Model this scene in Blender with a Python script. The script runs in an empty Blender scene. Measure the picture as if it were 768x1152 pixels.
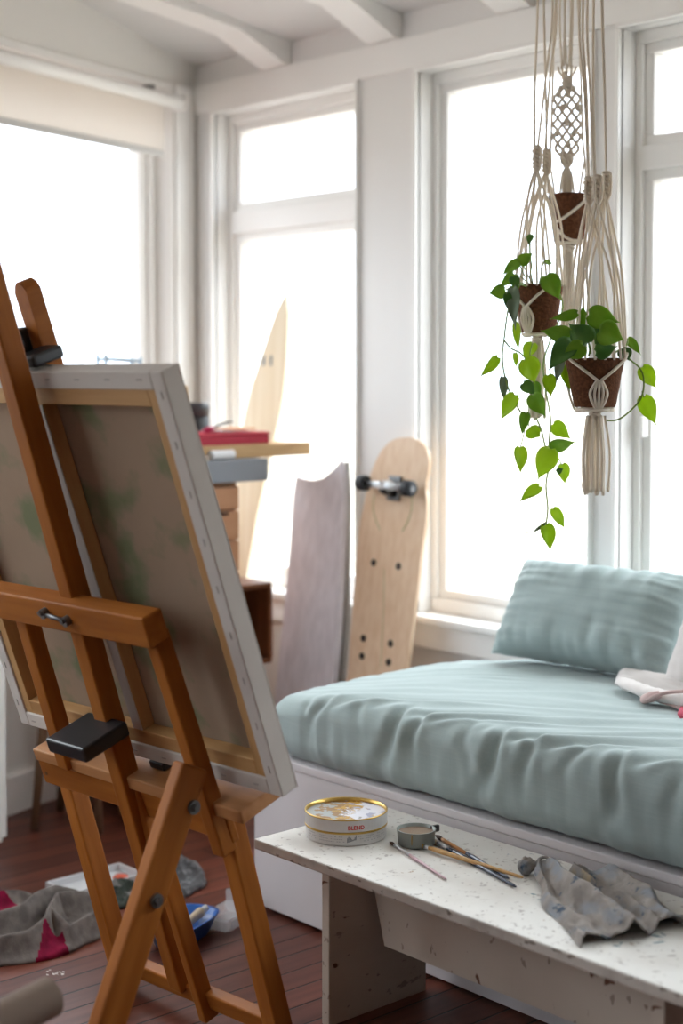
import bpy, bmesh, math, random
from math import sin, cos, pi, radians, tan, sqrt, atan2, exp
from mathutils import Vector, Matrix, noise, Euler
random.seed(7)
sc = bpy.context.scene
COL = sc.collection
V = Vector

# ------------------------------------------------------------------ camera
FPX, CXP, CYP, EYE = 1713.0, 384.0, 492.0, 1.45
PITCH, YAW = radians(2.34), radians(48.2)
FW = V((-sin(YAW)*cos(PITCH), cos(YAW)*cos(PITCH), -sin(PITCH)))
RT = V((cos(YAW), sin(YAW), 0))
UP = RT.cross(FW)
CAM = V((0, 0, EYE))
cam = bpy.data.cameras.new('camera')
camo = bpy.data.objects.new('camera', cam); COL.objects.link(camo)
camo.matrix_world = Matrix((
    (RT.x, UP.x, -FW.x, 0), (RT.y, UP.y, -FW.y, 0), (RT.z, UP.z, -FW.z, EYE), (0, 0, 0, 1)))
cam.sensor_fit = 'AUTO'; cam.sensor_width = 36
cam.lens = FPX/1152*36
cam.shift_y = -84/1152
cam.clip_start = 0.05; cam.clip_end = 300
cam.dof.use_dof = True
cam.dof.focus_distance = 3.42
cam.dof.aperture_fstop = 1.7
sc.camera = camo

# ------------------------------------------------------------------ world, sun, exposure
w = bpy.data.worlds.new('overcast_sky'); sc.world = w; w.use_nodes = True
nt = w.node_tree; nt.nodes.clear()
wo = nt.nodes.new('ShaderNodeOutputWorld'); bg = nt.nodes.new('ShaderNodeBackground')
tc = nt.nodes.new('ShaderNodeTexCoord'); sx = nt.nodes.new('ShaderNodeSeparateXYZ')
rp = nt.nodes.new('ShaderNodeValToRGB')
cr = rp.color_ramp                              # overcast sky: pale at the horizon, brighter overhead
cr.elements[0].position = 0.0; cr.elements[0].color = (.245, .262, .288, 1)
cr.elements[1].position = 1.0; cr.elements[1].color = (.92, .97, 1.0, 1)
for p_, c_ in ((.10, (.275, .295, .325, 1)), (.28, (.46, .49, .53, 1)), (.50, (.80, .84, .88, 1))):
    e_ = cr.elements.new(p_); e_.color = c_
nt.links.new(tc.outputs['Generated'], sx.inputs[0]); nt.links.new(sx.outputs['Z'], rp.inputs[0])
nt.links.new(rp.outputs[0], bg.inputs[0]); nt.links.new(bg.outputs[0], wo.inputs[0])
bg.inputs[1].default_value = 10.4
sc.view_settings.view_transform = 'Standard'
sc.view_settings.look = 'None'
sc.view_settings.gamma = 1
sc.view_settings.use_curve_mapping = False
sc.view_settings.exposure = 0.0
sc.cycles.max_bounces = 10
sc.cycles.diffuse_bounces = 6
sc.cycles.transparent_max_bounces = 16
sc.cycles.sample_clamp_indirect = 6
sc.cycles.use_denoising = True

# ------------------------------------------------------------------ where things stand in the room
def ray(x, y): return FW + RT*((x-CXP)/FPX) - UP*((y-CYP)/FPX)
def onZ(x, y, z): r = ray(x, y); return CAM + r*((z-EYE)/r.z)
def onY(x, y, Y): r = ray(x, y); return CAM + r*(Y/r.y)
def onX(x, y, X): r = ray(x, y); return CAM + r*(X/r.x)
def onN(x, y, P, n): r = ray(x, y); return CAM + r*((P-CAM).dot(n)/r.dot(n))
def atd(x, y, d): return CAM + ray(x, y)*d

# ------------------------------------------------------------------ materials
MATS = {}
def mat(name, col, rough=.6, metal=0, spec=.3, bump=None, noise_col=None, trans=0, sheen=0):
    """noise_col: (scale, vec, colour2, detail, lo, hi) mixes a second colour by object-space noise"""
    if name in MATS: return MATS[name]
    m = bpy.data.materials.new(name); m.use_nodes = True; MATS[name] = m
    n = m.node_tree; b = n.nodes['Principled BSDF']
    b.inputs['Base Color'].default_value = (*col, 1)
    b.inputs['Roughness'].default_value = rough; b.inputs['Metallic'].default_value = metal
    b.inputs['Specular IOR Level'].default_value = spec
    if sheen: b.inputs['Sheen Weight'].default_value = sheen
    cur = None
    if noise_col:
        layers = noise_col if isinstance(noise_col, list) else [noise_col]
        for (s, vec, c2, det, lo, hi) in layers:
            f = noisefac(n, s, vec, det, lo, hi)
            mx = n.nodes.new('ShaderNodeMix'); mx.data_type = 'RGBA'
            n.links.new(f, mx.inputs[0])
            if cur is None: mx.inputs[6].default_value = (*col, 1)
            else: n.links.new(cur, mx.inputs[6])
            mx.inputs[7].default_value = (*c2, 1)
            cur = mx.outputs[2]
        n.links.new(cur, b.inputs['Base Color'])
    if bump:
        s, vec, st, dist = bump
        f = noisefac(n, s, vec, 4, 0, 1)
        bp = n.nodes.new('ShaderNodeBump'); bp.inputs['Strength'].default_value = st
        bp.inputs['Distance'].default_value = dist
        n.links.new(f, bp.inputs['Height']); n.links.new(bp.outputs[0], b.inputs['Normal'])
    if trans:
        out = n.nodes['Material Output']
        tr = n.nodes.new('ShaderNodeBsdfTranslucent'); ms = n.nodes.new('ShaderNodeMixShader')
        ms.inputs[0].default_value = trans
        if cur is not None: n.links.new(cur, tr.inputs[0])
        else: tr.inputs[0].default_value = (*col, 1)
        n.links.new(b.outputs[0], ms.inputs[1]); n.links.new(tr.outputs[0], ms.inputs[2])
        n.links.new(ms.outputs[0], out.inputs[0])
    return m

def noisefac(n, s, vec, det, lo, hi, offs=None):
    t = n.nodes.new('ShaderNodeTexCoord'); mp = n.nodes.new('ShaderNodeMapping')
    mp.inputs['Scale'].default_value = vec
    if offs: mp.inputs['Location'].default_value = offs
    nz = n.nodes.new('ShaderNodeTexNoise'); nz.inputs['Scale'].default_value = s
    nz.inputs['Detail'].default_value = det
    mr = n.nodes.new('ShaderNodeMapRange'); mr.inputs[1].default_value = lo; mr.inputs[2].default_value = hi
    n.links.new(t.outputs['Object'], mp.inputs[0]); n.links.new(mp.outputs[0], nz.inputs['Vector'])
    n.links.new(nz.outputs[0], mr.inputs[0]); return mr.outputs[0]

# wood whose grain runs along the local Z of each member
def wood(name, a, b_, scale=9, grain=(6, 6, .5), rough=.5, knots=None, lo=.35, hi=.68, spec=.3):
    L = [(scale, grain, b_, 6, lo, hi)]
    if knots: L.append((5, (1, 1, .6), knots, 2, .66, .74))
    return mat(name, a, rough, spec=spec, noise_col=L, bump=(scale*3, grain, .15, .002))

M_paint = mat('white_wall_paint', (.80, .775, .735), .55, bump=(3, (1, 1, 14), .12, .004))
M_trim = mat('white_trim_paint', (.90, .885, .86), .4)
M_ceil = mat('ceiling_paint', (.74, .72, .69), .6)
M_easel = wood('oiled_beech', (.36, .122, .022), (.26, .080, .013), 7, (5, 5, .5), .48, spec=.14)
M_easel2 = wood('paler_beech', (.46, .22, .09), (.36, .15, .05), 7, (5, 5, .5), .5)  # lighter beech tone for the tray shelf
M_pine = wood('pine', (.58, .38, .19), (.47, .28, .12), 8, (5, 5, .4), .5)
M_stretch = wood('stretcher_pine', (.50, .29, .12), (.40, .21, .08), 8, (5, 5, .4), .6)
M_ply = wood('pale_plywood', (.78, .58, .41), (.70, .48, .31), 5, (9, 3, .5), .35)
M_surf = wood('pale_balsa', (.86, .74, .55), (.78, .62, .42), 5, (12, 3, .25), .4, knots=(.45, .3, .15))
M_wash = wood('whitewashed_wood', (.76, .72, .765), (.64, .60, .64), 4, (9, 3, .35), .7, knots=(.33, .27, .25))
M_wash2 = wood('grey_weathered_wood', (.50, .49, .47), (.42, .41, .39), 4, (9, 3, .35), .7)
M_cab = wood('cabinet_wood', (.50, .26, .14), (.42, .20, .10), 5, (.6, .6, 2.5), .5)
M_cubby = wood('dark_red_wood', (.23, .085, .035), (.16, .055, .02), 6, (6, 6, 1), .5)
M_black = mat('black_plastic', (.016, .016, .018), .35, spec=.5)
M_rubber = mat('black_urethane', (.022, .023, .027), .5)
M_steel = mat('brushed_steel', (.62, .64, .68), .3, 1)
M_dsteel = mat('dark_steel', (.18, .18, .18), .45, .9)
M_gold = mat('gold_tin_lacquer', (.55, .36, .10), .3, .7)
M_coir = mat('coir_fibre', (.085, .034, .017), .95, spec=.1, noise_col=(140, (1, 1, 1), (.15, .062, .030), 5, .4, .7), bump=(160, (1, 1, 1), .9, .004))
M_cord = mat('cotton_cord', (.80, .72, .61), .9, spec=.1, bump=(500, (1, 1, .5), .5, .001), trans=.22)
M_soil = mat('potting_soil', (.04, .025, .015), .95)
M_canvas = mat('primed_canvas', (.60, .555, .50), .85, bump=(300, (1, 1, 1), .2, .001), noise_col=(3, (1, 1, 1), (.52, .465, .42), 3, .4, .75))
M_rawcanvas = mat('linen_canvas_back', (.60, .46, .33), .9, trans=.5, bump=(300, (1, 1, 1), .2, .001),
                  noise_col=[(4, (1, 1, 1), (.54, .40, .28), 3, .35, .7), (7, (1, 1, 1.4), (.34, .36, .21), 5, .50, .64)])
M_linen = mat('sage_linen', (.325, .395, .39), .85, spec=.15, sheen=.2,
              noise_col=[(190, (1, .06, .06), (.305, .374, .370), 4, .3, .75), (190, (.06, 1, 1), (.345, .415, .41), 4, .4, .85)],
              bump=(420, (1, 1, 1), .25, .001))
M_whitecloth = mat('white_cotton', (.70, .66, .64), .9, spec=.1, bump=(300, (1, 1, 1), .2, .001))
M_pink = mat('dusty_pink_trim', (.55, .40, .38), .9)
M_red = mat('red_cardboard', (.42, .02, .045), .5)
M_stem = mat('green_stem', (.20, .30, .06), .5)
M_leaf = [mat('pothos_leaf_%s' % k, c, .38, spec=.4, trans=t, noise_col=(18, (1, 1, 1), c2, 3, .4, .75)) for k, c, c2, t in
          (('bright', (.42, .58, .035), (.52, .66, .07), .6), ('mid', (.20, .38, .03), (.30, .48, .05), .45),
           ('deep', (.06, .17, .025), (.12, .26, .04), .22), ('grey', (.20, .27, .17), (.27, .34, .22), .25))]

def floor_mat():
    m = bpy.data.materials.new('red_brown_floorboards'); m.use_nodes = True
    n = m.node_tree; b = n.nodes['Principled BSDF']
    t = n.nodes.new('ShaderNodeTexCoord'); mp = n.nodes.new('ShaderNodeMapping')
    mp.inputs['Rotation'].default_value = (0, 0, radians(90))
    n.links.new(t.outputs['Object'], mp.inputs[0])
    br = n.nodes.new('ShaderNodeTexBrick'); n.links.new(mp.outputs[0], br.inputs[0])
    br.inputs['Scale'].default_value = 1; br.inputs['Brick Width'].default_value = 1.7
    br.inputs['Row Height'].default_value = .083; br.inputs['Mortar Size'].default_value = .0032
    br.inputs['Mortar Smooth'].default_value = .3; br.offset = .37; br.inputs['Bias'].default_value = -.1
    br.inputs['Color1'].default_value = (.185, .055, .034, 1); br.inputs['Color2'].default_value = (.095, .030, .020, 1)
    br.inputs['Mortar'].default_value = (.010, .005, .004, 1)
    f = noisefac(n, 4, (9, .7, 1), 6, .3, .75)
    mx = n.nodes.new('ShaderNodeMix'); mx.data_type = 'RGBA'; mx.blend_type = 'MULTIPLY'
    n.links.new(br.outputs['Color'], mx.inputs[6]); mx.inputs[7].default_value = (.55, .48, .48, 1)
    n.links.new(f, mx.inputs[0]); n.links.new(mx.outputs[2], b.inputs['Base Color'])
    b.inputs['Roughness'].default_value = .38; b.inputs['Specular IOR Level'].default_value = .25
    bp = n.nodes.new('ShaderNodeBump'); bp.inputs['Strength'].default_value = .5; bp.inputs['Distance'].default_value = .003
    iv = n.nodes.new('ShaderNodeMath'); iv.operation = 'SUBTRACT'; iv.inputs[0].default_value = 1
    n.links.new(br.outputs['Fac'], iv.inputs[1]); n.links.new(iv.outputs[0], bp.inputs['Height'])
    n.links.new(bp.outputs[0], b.inputs['Normal'])
    return m
def board_wall_mat():
    m = bpy.data.materials.new('painted_shiplap'); m.use_nodes = True
    n = m.node_tree; b = n.nodes['Principled BSDF']
    b.inputs['Base Color'].default_value = (.80, .785, .765, 1); b.inputs['Roughness'].default_value = .5
    t = n.nodes.new('ShaderNodeTexCoord'); s = n.nodes.new('ShaderNodeSeparateXYZ')
    n.links.new(t.outputs['Object'], s.inputs[0])
    def mth(op, a, v):
        q = n.nodes.new('ShaderNodeMath'); q.operation = op
        n.links.new(a, q.inputs[0]); q.inputs[1].default_value = v; return q.outputs[0]
    fr = mth('FRACT', mth('DIVIDE', s.outputs['Z'], .19), 0)
    g = mth('LESS_THAN', fr, .018)
    bp = n.nodes.new('ShaderNodeBump'); bp.invert = True; bp.inputs['Strength'].default_value = .5; bp.inputs['Distance'].default_value = .003
    n.links.new(g, bp.inputs['Height']); n.links.new(bp.outputs[0], b.inputs['Normal'])
    return m
def glass_mat():
    m = bpy.data.materials.new('window_glass'); m.use_nodes = True
    n = m.node_tree; n.nodes.clear()
    o = n.nodes.new('ShaderNodeOutputMaterial'); ms = n.nodes.new('ShaderNodeMixShader')
    tr = n.nodes.new('ShaderNodeBsdfTransparent'); gl = n.nodes.new('ShaderNodeBsdfGlossy')
    tr.inputs[0].default_value = (.97, .985, .99, 1); gl.inputs['Roughness'].default_value = .02
    lw_ = n.nodes.new('ShaderNodeLayerWeight'); pw = n.nodes.new('ShaderNodeMath'); pw.operation = 'POWER'; pw.inputs[1].default_value = 5
    n.links.new(lw_.outputs['Facing'], pw.inputs[0])
    ml = n.nodes.new('ShaderNodeMath'); ml.operation = 'MULTIPLY_ADD'; ml.inputs[1].default_value = .5; ml.inputs[2].default_value = .02
    n.links.new(pw.outputs[0], ml.inputs[0]); n.links.new(ml.outputs[0], ms.inputs[0]); n.links.new(tr.outputs[0], ms.inputs[1]); n.links.new(gl.outputs[0], ms.inputs[2])
    n.links.new(ms.outputs[0], o.inputs[0]); return m
def paint_bench_mat():
    m = mat('chipped_white_paint', (.70, .68, .64), .55, noise_col=[
        (6, (1, 1, 1), (.58, .54, .49), 4, .45, .8),
        (75, (1, .45, 1), (.40, .36, .33), 4, .62, .70),
        (60, (.6, 1.4, 1), (.26, .29, .36), 3, .70, .74),
        (34, (1, 1, 1), (.40, .30, .22), 3, .735, .76)], bump=(40, (1, .4, 1), .2, .002))
    return m
def text_mark(name): pass
M_floor = floor_mat(); M_board = board_wall_mat(); M_glass = glass_mat(); M_bench = paint_bench_mat()
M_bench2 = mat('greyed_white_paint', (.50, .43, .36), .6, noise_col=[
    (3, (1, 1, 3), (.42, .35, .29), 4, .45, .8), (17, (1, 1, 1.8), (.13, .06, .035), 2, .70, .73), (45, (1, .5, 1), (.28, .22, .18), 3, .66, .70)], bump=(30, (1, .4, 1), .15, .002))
M_plat = mat('platform_white_paint', (.62, .585, .60), .5, noise_col=(2, (1, 1, 1), (.56, .53, .54), 3, .4, .8))
M_blind = mat('blind_fabric', (.84, .80, .755), .9, trans=.5)

# ------------------------------------------------------------------ object helpers
ROOT = {}
def link(name, bm, m, parent=None, M=None, smooth=False, label=None, sub=0):
    me = bpy.data.meshes.new(name); bm.to_mesh(me); bm.free()
    for x in (m if isinstance(m, (list, tuple)) else [m]): me.materials.append(x)
    if smooth:
        for p in me.polygons: p.use_smooth = True
    o = bpy.data.objects.new(name, me); COL.objects.link(o)
    M = M or Matrix.Identity(4)
    if parent is not None:
        o.parent = parent; o.matrix_local = ROOT[parent.name].inverted() @ M
    else: o.matrix_world = M
    ROOT[o.name] = M.copy()
    if label: o['label'] = label
    if sub:
        s = o.modifiers.new('smooth', 'SUBSURF'); s.levels = sub; s.render_levels = sub
    return o
def tag(o, label, cat, group=None):
    o['label'] = label; o['category'] = cat
    if group: o['group'] = group
    return o
def thing(name, loc, label, cat, group=None):
    o = bpy.data.objects.new(name, None); COL.objects.link(o); o.empty_display_size = .05
    o.location = loc; ROOT[o.name] = Matrix.Translation(V(loc)); return tag(o, label, cat, group)
def struct(o): o['kind'] = 'structure'; return o
def frame(P, ax, ay, az):
    M = Matrix.Identity(4)
    for i in range(3): M[i][0] = ax[i]; M[i][1] = ay[i]; M[i][2] = az[i]; M[i][3] = P[i]
    return M
def bm_box(x0, x1, y0, y1, z0, z1, bev=0, seg=2, bm=None):
    bm = bm or bmesh.new()
    r = bmesh.ops.create_cube(bm, size=1)
    for v in r['verts']:
        v.co = V(((x0+x1)/2+v.co.x*(x1-x0), (y0+y1)/2+v.co.y*(y1-y0), (z0+z1)/2+v.co.z*(z1-z0)))
    if bev:
        es = list({e for v in r['verts'] for e in v.link_edges})
        bmesh.ops.bevel(bm, geom=es, offset=bev, segments=seg, affect='EDGES', profile=.5)
    return bm
def box(name, x0, x1, y0, y1, z0, z1, m, parent=None, bev=.003, **k):
    c = V(((x0+x1)/2, (y0+y1)/2, (z0+z1)/2)); hx, hy, hz = abs(x1-x0)/2, abs(y1-y0)/2, abs(z1-z0)/2
    return link(name, bm_box(-hx, hx, -hy, hy, -hz, hz, bev), m, parent, Matrix.Translation(c), **k)
def gbox(name, x0, x1, y0, y1, z0, z1, m, parent=None, bev=.003, ax='z', **k):
    """box whose local Z (grain) runs along world axis ax"""
    c = V(((x0+x1)/2, (y0+y1)/2, (z0+z1)/2)); hx, hy, hz = abs(x1-x0)/2, abs(y1-y0)/2, abs(z1-z0)/2
    X, Y, Z = V((1, 0, 0)), V((0, 1, 0)), V((0, 0, 1))
    if ax == 'x': M = frame(c, Y, Z, X); d = (hy, hz, hx)
    elif ax == 'y': M = frame(c, Z, X, Y); d = (hz, hx, hy)
    else: M = frame(c, X, Y, Z); d = (hx, hy, hz)
    return link(name, bm_box(-d[0], d[0], -d[1], d[1], -d[2], d[2], bev), m, parent, M, **k)
def beam(name, p0, p1, wdt, thk, nrm, m, parent=None, bev=.004, **k):
    """member from p0 to p1; thk along nrm, wdt across; local z runs along it"""
    az = (p1-p0).normalized(); L = (p1-p0).length
    ay = (nrm - az*nrm.dot(az)).normalized(); ax_ = ay.cross(az)
    return link(name, bm_box(-wdt/2, wdt/2, -thk/2, thk/2, -L/2, L/2, bev), m, parent, frame((p0+p1)/2, ax_, ay, az), **k)
def bm_tube(pts, r, seg=8, bm=None, cap=True):
    bm = bm or bmesh.new(); n = len(pts); rings = []
    rr = r if isinstance(r, (list, tuple)) else [r]*n
    prev = None
    for i, p in enumerate(pts):
        t = (pts[min(i+1, n-1)]-pts[max(i-1, 0)])
        t = t.normalized() if t.length > 1e-9 else V((0, 0, 1))
        if prev is None:
            a = t.cross(V((0, 0, 1)));
            if a.length < .1: a = t.cross(V((1, 0, 0)))
        else: a = prev - t*prev.dot(t)
        a.normalize(); prev = a; b = t.cross(a)
        rings.append([bm.verts.new(p+(a*cos(2*pi*j/seg)+b*sin(2*pi*j/seg))*rr[i]) for j in range(seg)])
    for i in range(n-1):
        for j in range(seg):
            k = (j+1) % seg
            bm.faces.new((rings[i][j], rings[i][k], rings[i+1][k], rings[i+1][j]))
    if cap: bm.faces.new(rings[0][::-1]); bm.faces.new(rings[-1])
    return bm
def spline(ctrl, n=8):
    P = [V(c) for c in ctrl]; out = []
    for i in range(len(P)-1):
        a = P[max(i-1, 0)]; b = P[i]; c = P[i+1]; d = P[min(i+2, len(P)-1)]
        for k in range(n):
            t = k/n
            out.append(.5*((2*b)+(c-a)*t+(2*a-5*b+4*c-d)*t*t+(3*b-a-3*c+d)*t**3))
    out.append(P[-1]); return out
def bm_lathe(prof, seg=40, bm=None, cap0=True, cap1=True):
    bm = bm or bmesh.new(); R = []
    for r, z in prof: R.append([bm.verts.new((r*cos(2*pi*j/seg), r*sin(2*pi*j/seg), z)) for j in range(seg)])
    for i in range(len(R)-1):
        for j in range(seg):
            k = (j+1) % seg; bm.faces.new((R[i][j], R[i][k], R[i+1][k], R[i+1][j]))
    if cap0: bm.faces.new(R[0][::-1])
    if cap1: bm.faces.new(R[-1])
    return bm
def bm_prism(poly, z0, z1, bm=None, bev=0):
    bm = bm or bmesh.new()
    a = [bm.verts.new((x, y, z0)) for x, y in poly]; b = [bm.verts.new((x, y, z1)) for x, y in poly]
    f0 = bm.faces.new(a[::-1]); f1 = bm.faces.new(b)
    for i in range(len(a)):
        j = (i+1) % len(a); bm.faces.new((a[i], a[j], b[j], b[i]))
    if bev: bmesh.ops.bevel(bm, geom=list(f0.edges)+list(f1.edges), offset=bev, segments=2, affect='EDGES')
    bmesh.ops.recalc_face_normals(bm, faces=bm.faces); return bm
def T4(p): return Matrix.Translation(V(p))

# ================================================================== THE ROOM
WY = 3.5                                   # inner face of the window wall
CK = V((-4.763, WY, 0))                    # corner
LA = radians(17.9)
LD = V((sin(LA), -cos(LA), 0)); LN = V((cos(LA), sin(LA), 0))   # along the left wall towards us; its inward normal
def lw(t, d, z): return CK + LD*t + LN*d + V((0, 0, z))
ML = frame(CK, LD, LN, V((0, 0, 1)))       # local x = t, y = inward distance
def ceil_z(Y): return 2.605 + .165*(3.65-Y)
X_R, Y_B = 1.3, -1.7

struct(box('floor', -7, X_R+.1, Y_B-.1, 3.9, -.12, 0, M_floor, bev=0))
# ceiling
bm = bmesh.new()
q = [(-5.4, 3.9), (X_R+.1, 3.9), (X_R+.1, Y_B-.1), (-5.4, Y_B-.1)]
vb = [bm.verts.new((x, y, ceil_z(y))) for x, y in q]; vt = [bm.verts.new((x, y, ceil_z(y)+.08)) for x, y in q]
bm.faces.new(vb); bm.faces.new(vt[::-1])
for i in range(4): bm.faces.new((vb[i], vb[(i+1) % 4], vt[(i+1) % 4], vt[i]))
bmesh.ops.recalc_face_normals(bm, faces=bm.faces)
def ceil_mat():
    m = bpy.data.materials.new('boarded_ceiling_paint'); m.use_nodes = True
    n = m.node_tree; b = n.nodes['Principled BSDF']
    b.inputs['Base Color'].default_value = (.72, .705, .69, 1); b.inputs['Roughness'].default_value = .5
    t = n.nodes.new('ShaderNodeTexCoord'); s = n.nodes.new('ShaderNodeSeparateXYZ')
    n.links.new(t.outputs['Object'], s.inputs[0])
    a = n.nodes.new('ShaderNodeMath'); a.operation = 'DIVIDE'; a.inputs[1].default_value = .06
    f = n.nodes.new('ShaderNodeMath'); f.operation = 'FRACT'; l = n.nodes.new('ShaderNodeMath'); l.operation = 'LESS_THAN'; l.inputs[1].default_value = .1
    n.links.new(s.outputs['Y'], a.inputs[0]); n.links.new(a.outputs[0], f.inputs[0]); n.links.new(f.outputs[0], l.inputs[0])
    bp = n.nodes.new('ShaderNodeBump'); bp.invert = True; bp.inputs['Strength'].default_value = .6; bp.inputs['Distance'].default_value = .004
    n.links.new(l.outputs[0], bp.inputs['Height']); n.links.new(bp.outputs[0], b.inputs['Normal']); return m
struct(link('ceiling', bm, ceil_mat()))

# window openings along the back wall: (x0, x1)
SILL, HEAD = .67, 2.432
wins = [(-4.631, -3.832), (-3.541, -2.826), (-2.722, -1.90), (-1.72, -.95), (-.8, .0)]
bm = bmesh.new()
yw0, yw1 = 3.5, 3.68
bm_box(-4.95, X_R+.1, yw0+.02, yw1, 0, SILL, bm=bm)
bm_box(-4.95, X_R+.1, yw0+.0, yw1, HEAD, 2.70, bm=bm)
xs = [-4.95] + [x for w_ in wins for x in w_] + [X_R+.1]
for i in range(0, len(xs), 2): bm_box(xs[i], xs[i+1], yw0+.0, yw1, SILL, HEAD, bm=bm)
struct(link('wall_back', bm, M_board))
# header board and sill, apron
struct(gbox('trim_header', -4.75, X_R, 3.485, 3.52, HEAD+.012, 2.548, M_trim, ax='x', bev=.002))
struct(gbox('trim_sill', -4.75, X_R, 3.455, 3.60, SILL-.022, SILL, M_trim, ax='x', bev=.004))
struct(gbox('trim_apron', -4.74, X_R, 3.487, 3.52, .562, SILL-.022, M_trim, ax='x', bev=.003))
struct(gbox('baseboard_back', -4.74, X_R, 3.492, 3.52, 0, .14, M_trim, ax='x', bev=.003))
def window(n, x0, x1, trans=None, handle=False, y0=3.565):
    wn = bpy.data.objects.new('window_%d' % n, None); COL.objects.link(wn)
    wn.location = ((x0+x1)/2, 3.6, SILL); ROOT[wn.name] = T4(wn.location); struct(wn)
    f = bmesh.new(); a = .024                      # outer frame
    for (p, q_, r, s) in ((x0, x1, SILL, SILL+.045), (x0, x1, HEAD-.035, HEAD), (x0, x0+a, SILL+.0451, HEAD-.0351), (x1-a, x1, SILL+.0451, HEAD-.0351)):
        bm_box(p, q_, y0, 3.66, r, s, .003, bm=f)
    link('window_frame', f, M_trim, wn)
    g = bmesh.new(); b = .030                      # sash, set back
    ys, ye = y0+.014, 3.64
    X0, X1, Z0, Z1 = x0+a, x1-a, SILL+.045, HEAD-.035
    spans = [(Z0, Z1)] if not trans else [(Z0, trans[0]), (trans[1], Z1)]
    for (z0, z1) in spans:
        for (p, q_, r, s) in ((X0, X1, z0, z0+b), (X0, X1, z1-b, z1), (X0, X0+b, z0+b, z1-b), (X1-b, X1, z0+b, z1-b)):
            bm_box(p, q_, ys, ye, r, s, .004, bm=g)
    link('sash', g, M_trim, wn)
    if trans:
        link('transom_bar', bm_box(X0, X1, y0-.004, 3.65, trans[0], trans[1], .004), M_trim, wn)
    for (z0, z1) in spans:
        link('pane', bm_box(X0+b*.8, X1-b*.8, 3.608, 3.612, z0+b*.8, z1-b*.8), M_glass, wn)
    if handle:
        zc = onY(733, 480, ys)
        link('window_catch', bm_box(X0+.006, X0+.022, ys-.03, ys, zc.z-.03, zc.z+.03, .004), M_trim, wn)
    # casing bead around the reveal
    c = bmesh.new()
    for (p, q_, r, s) in ((x0-.012, x0, SILL, HEAD-.0001), (x1, x1+.012, SILL, HEAD-.0001), (x0-.012, x1+.012, HEAD, HEAD+.012)):
        bm_box(p, q_, 3.483, 3.51, r, s, .003, bm=c)
    link('casing', c, M_trim, wn)
    return wn
window(1, *wins[0], trans=(1.985, 2.07))
window(2, *wins[1])
window(3, *wins[2], trans=(2.035, 2.105), handle=True)
window(4, *wins[3]); window(5, *wins[4])

# left wall, set at its own angle
LH = 2.50; LB = .86
lws = [(.142, 1.75), (1.95, 3.3), (3.5, 4.9)]
bm = bmesh.new()
bm_box(-.1, 5.6, -.2, 0, 0, LB, bm=bm)
xs = [-.1] + [x for w_ in lws for x in w_] + [5.6]
for i in range(0, len(xs), 2): bm_box(xs[i], xs[i+1], -.2, 0, LB, LH, bm=bm)
# gable part up to the sloping ceiling
def cz(t): return ceil_z((CK+LD*t).y)+.03
for (t0, t1) in ((-.1, 5.6),):
    v = [bm.verts.new(c) for c in ((t0, 0, LH), (t1, 0, LH), (t1, 0, cz(t1)), (t0, 0, cz(t0)), (t0, -.2, LH), (t1, -.2, LH), (t1, -.2, cz(t1)), (t0, -.2, cz(t0)))]
    for f in ((0, 1, 2, 3), (5, 4, 7, 6), (0, 4, 5, 1), (3, 2, 6, 7), (0, 3, 7, 4), (1, 5, 6, 2)): bm.faces.new([v[i] for i in f])
bmesh.ops.recalc_face_normals(bm, faces=bm.faces)
struct(link('wall_left', bm, M_paint, M=ML))
struct(link('trim_left', bm_box(.155, 5.6, 0, .02, 2.505, 2.538, .006), M_trim, M=ML))
struct(link('trim_corner', bm_box(.012, .128, 0, .014, 0, 2.54, .004), M_trim, M=ML))
struct(link('baseboard_left', bm_box(0, 5.6, 0, .014, 0, .13, .004), M_trim, M=ML))
for k, (t0, t1) in enumerate(lws):
    wn = bpy.data.objects.new('window_%d' % (6+k), None); COL.objects.link(wn)
    P = CK+LD*((t0+t1)/2)+V((0, 0, LB)); wn.location = P; ROOT[wn.name] = T4(P); struct(wn)
    f = bmesh.new()
    for (p, q_, r, s) in ((t0, t1, LB, LB+.05), (t0, t1, LH-.05, LH), (t0, t0+.035, LB+.0501, LH-.0501), (t1-.035, t1, LB+.0501, LH-.0501)):
        bm_box(p, q_, -.17, -.075, r, s, .004, bm=f)
    link('window_frame', f, M_trim, wn, ML)
    g = bmesh.new()
    for (p, q_, r, s) in ((t0+.035, t1-.035, LB+.05, LB+.09), (t0+.035, t1-.035, LH-.09, LH-.05), (t0+.035, t0+.075, LB+.0901, LH-.0901), (t1-.075, t1-.035, LB+.0901, LH-.0901)):
        bm_box(p, q_, -.15, -.095, r, s, .004, bm=g)
    link('sash', g, M_trim, wn, ML)
    link('pane', bm_box(t0+.07, t1-.07, -.125, -.121, LB+.085, LH-.085), M_glass, wn, ML)
    link('window_sill', bm_box(t0-.02, t1+.02, -.17, .03, LB-.02, LB, .004), M_trim, wn, ML)
# the unseen room behind us: plain dark walls, one opening added for fill light
bm = bmesh.new(); bm_box(X_R, X_R+.1, Y_B, 3.6, 0, 3.6, bm=bm); M_back = mat('warm_timber_wall', (.30, .23, .17), .7); struct(link('wall_right', bm, M_back))
bm = bmesh.new()
bm_box(-3.4, -1.6, Y_B-.1, Y_B, 0, 3.7, bm=bm); bm_box(-.6, X_R, Y_B-.1, Y_B, 0, 3.7, bm=bm)
bm_box(-1.6, -.6, Y_B-.1, Y_B, 2.1, 3.7, bm=bm); bm_box(-1.6, -.6, Y_B-.1, Y_B, 0, 1.25, bm=bm)
struct(link('wall_rear', bm, M_back))

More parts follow.
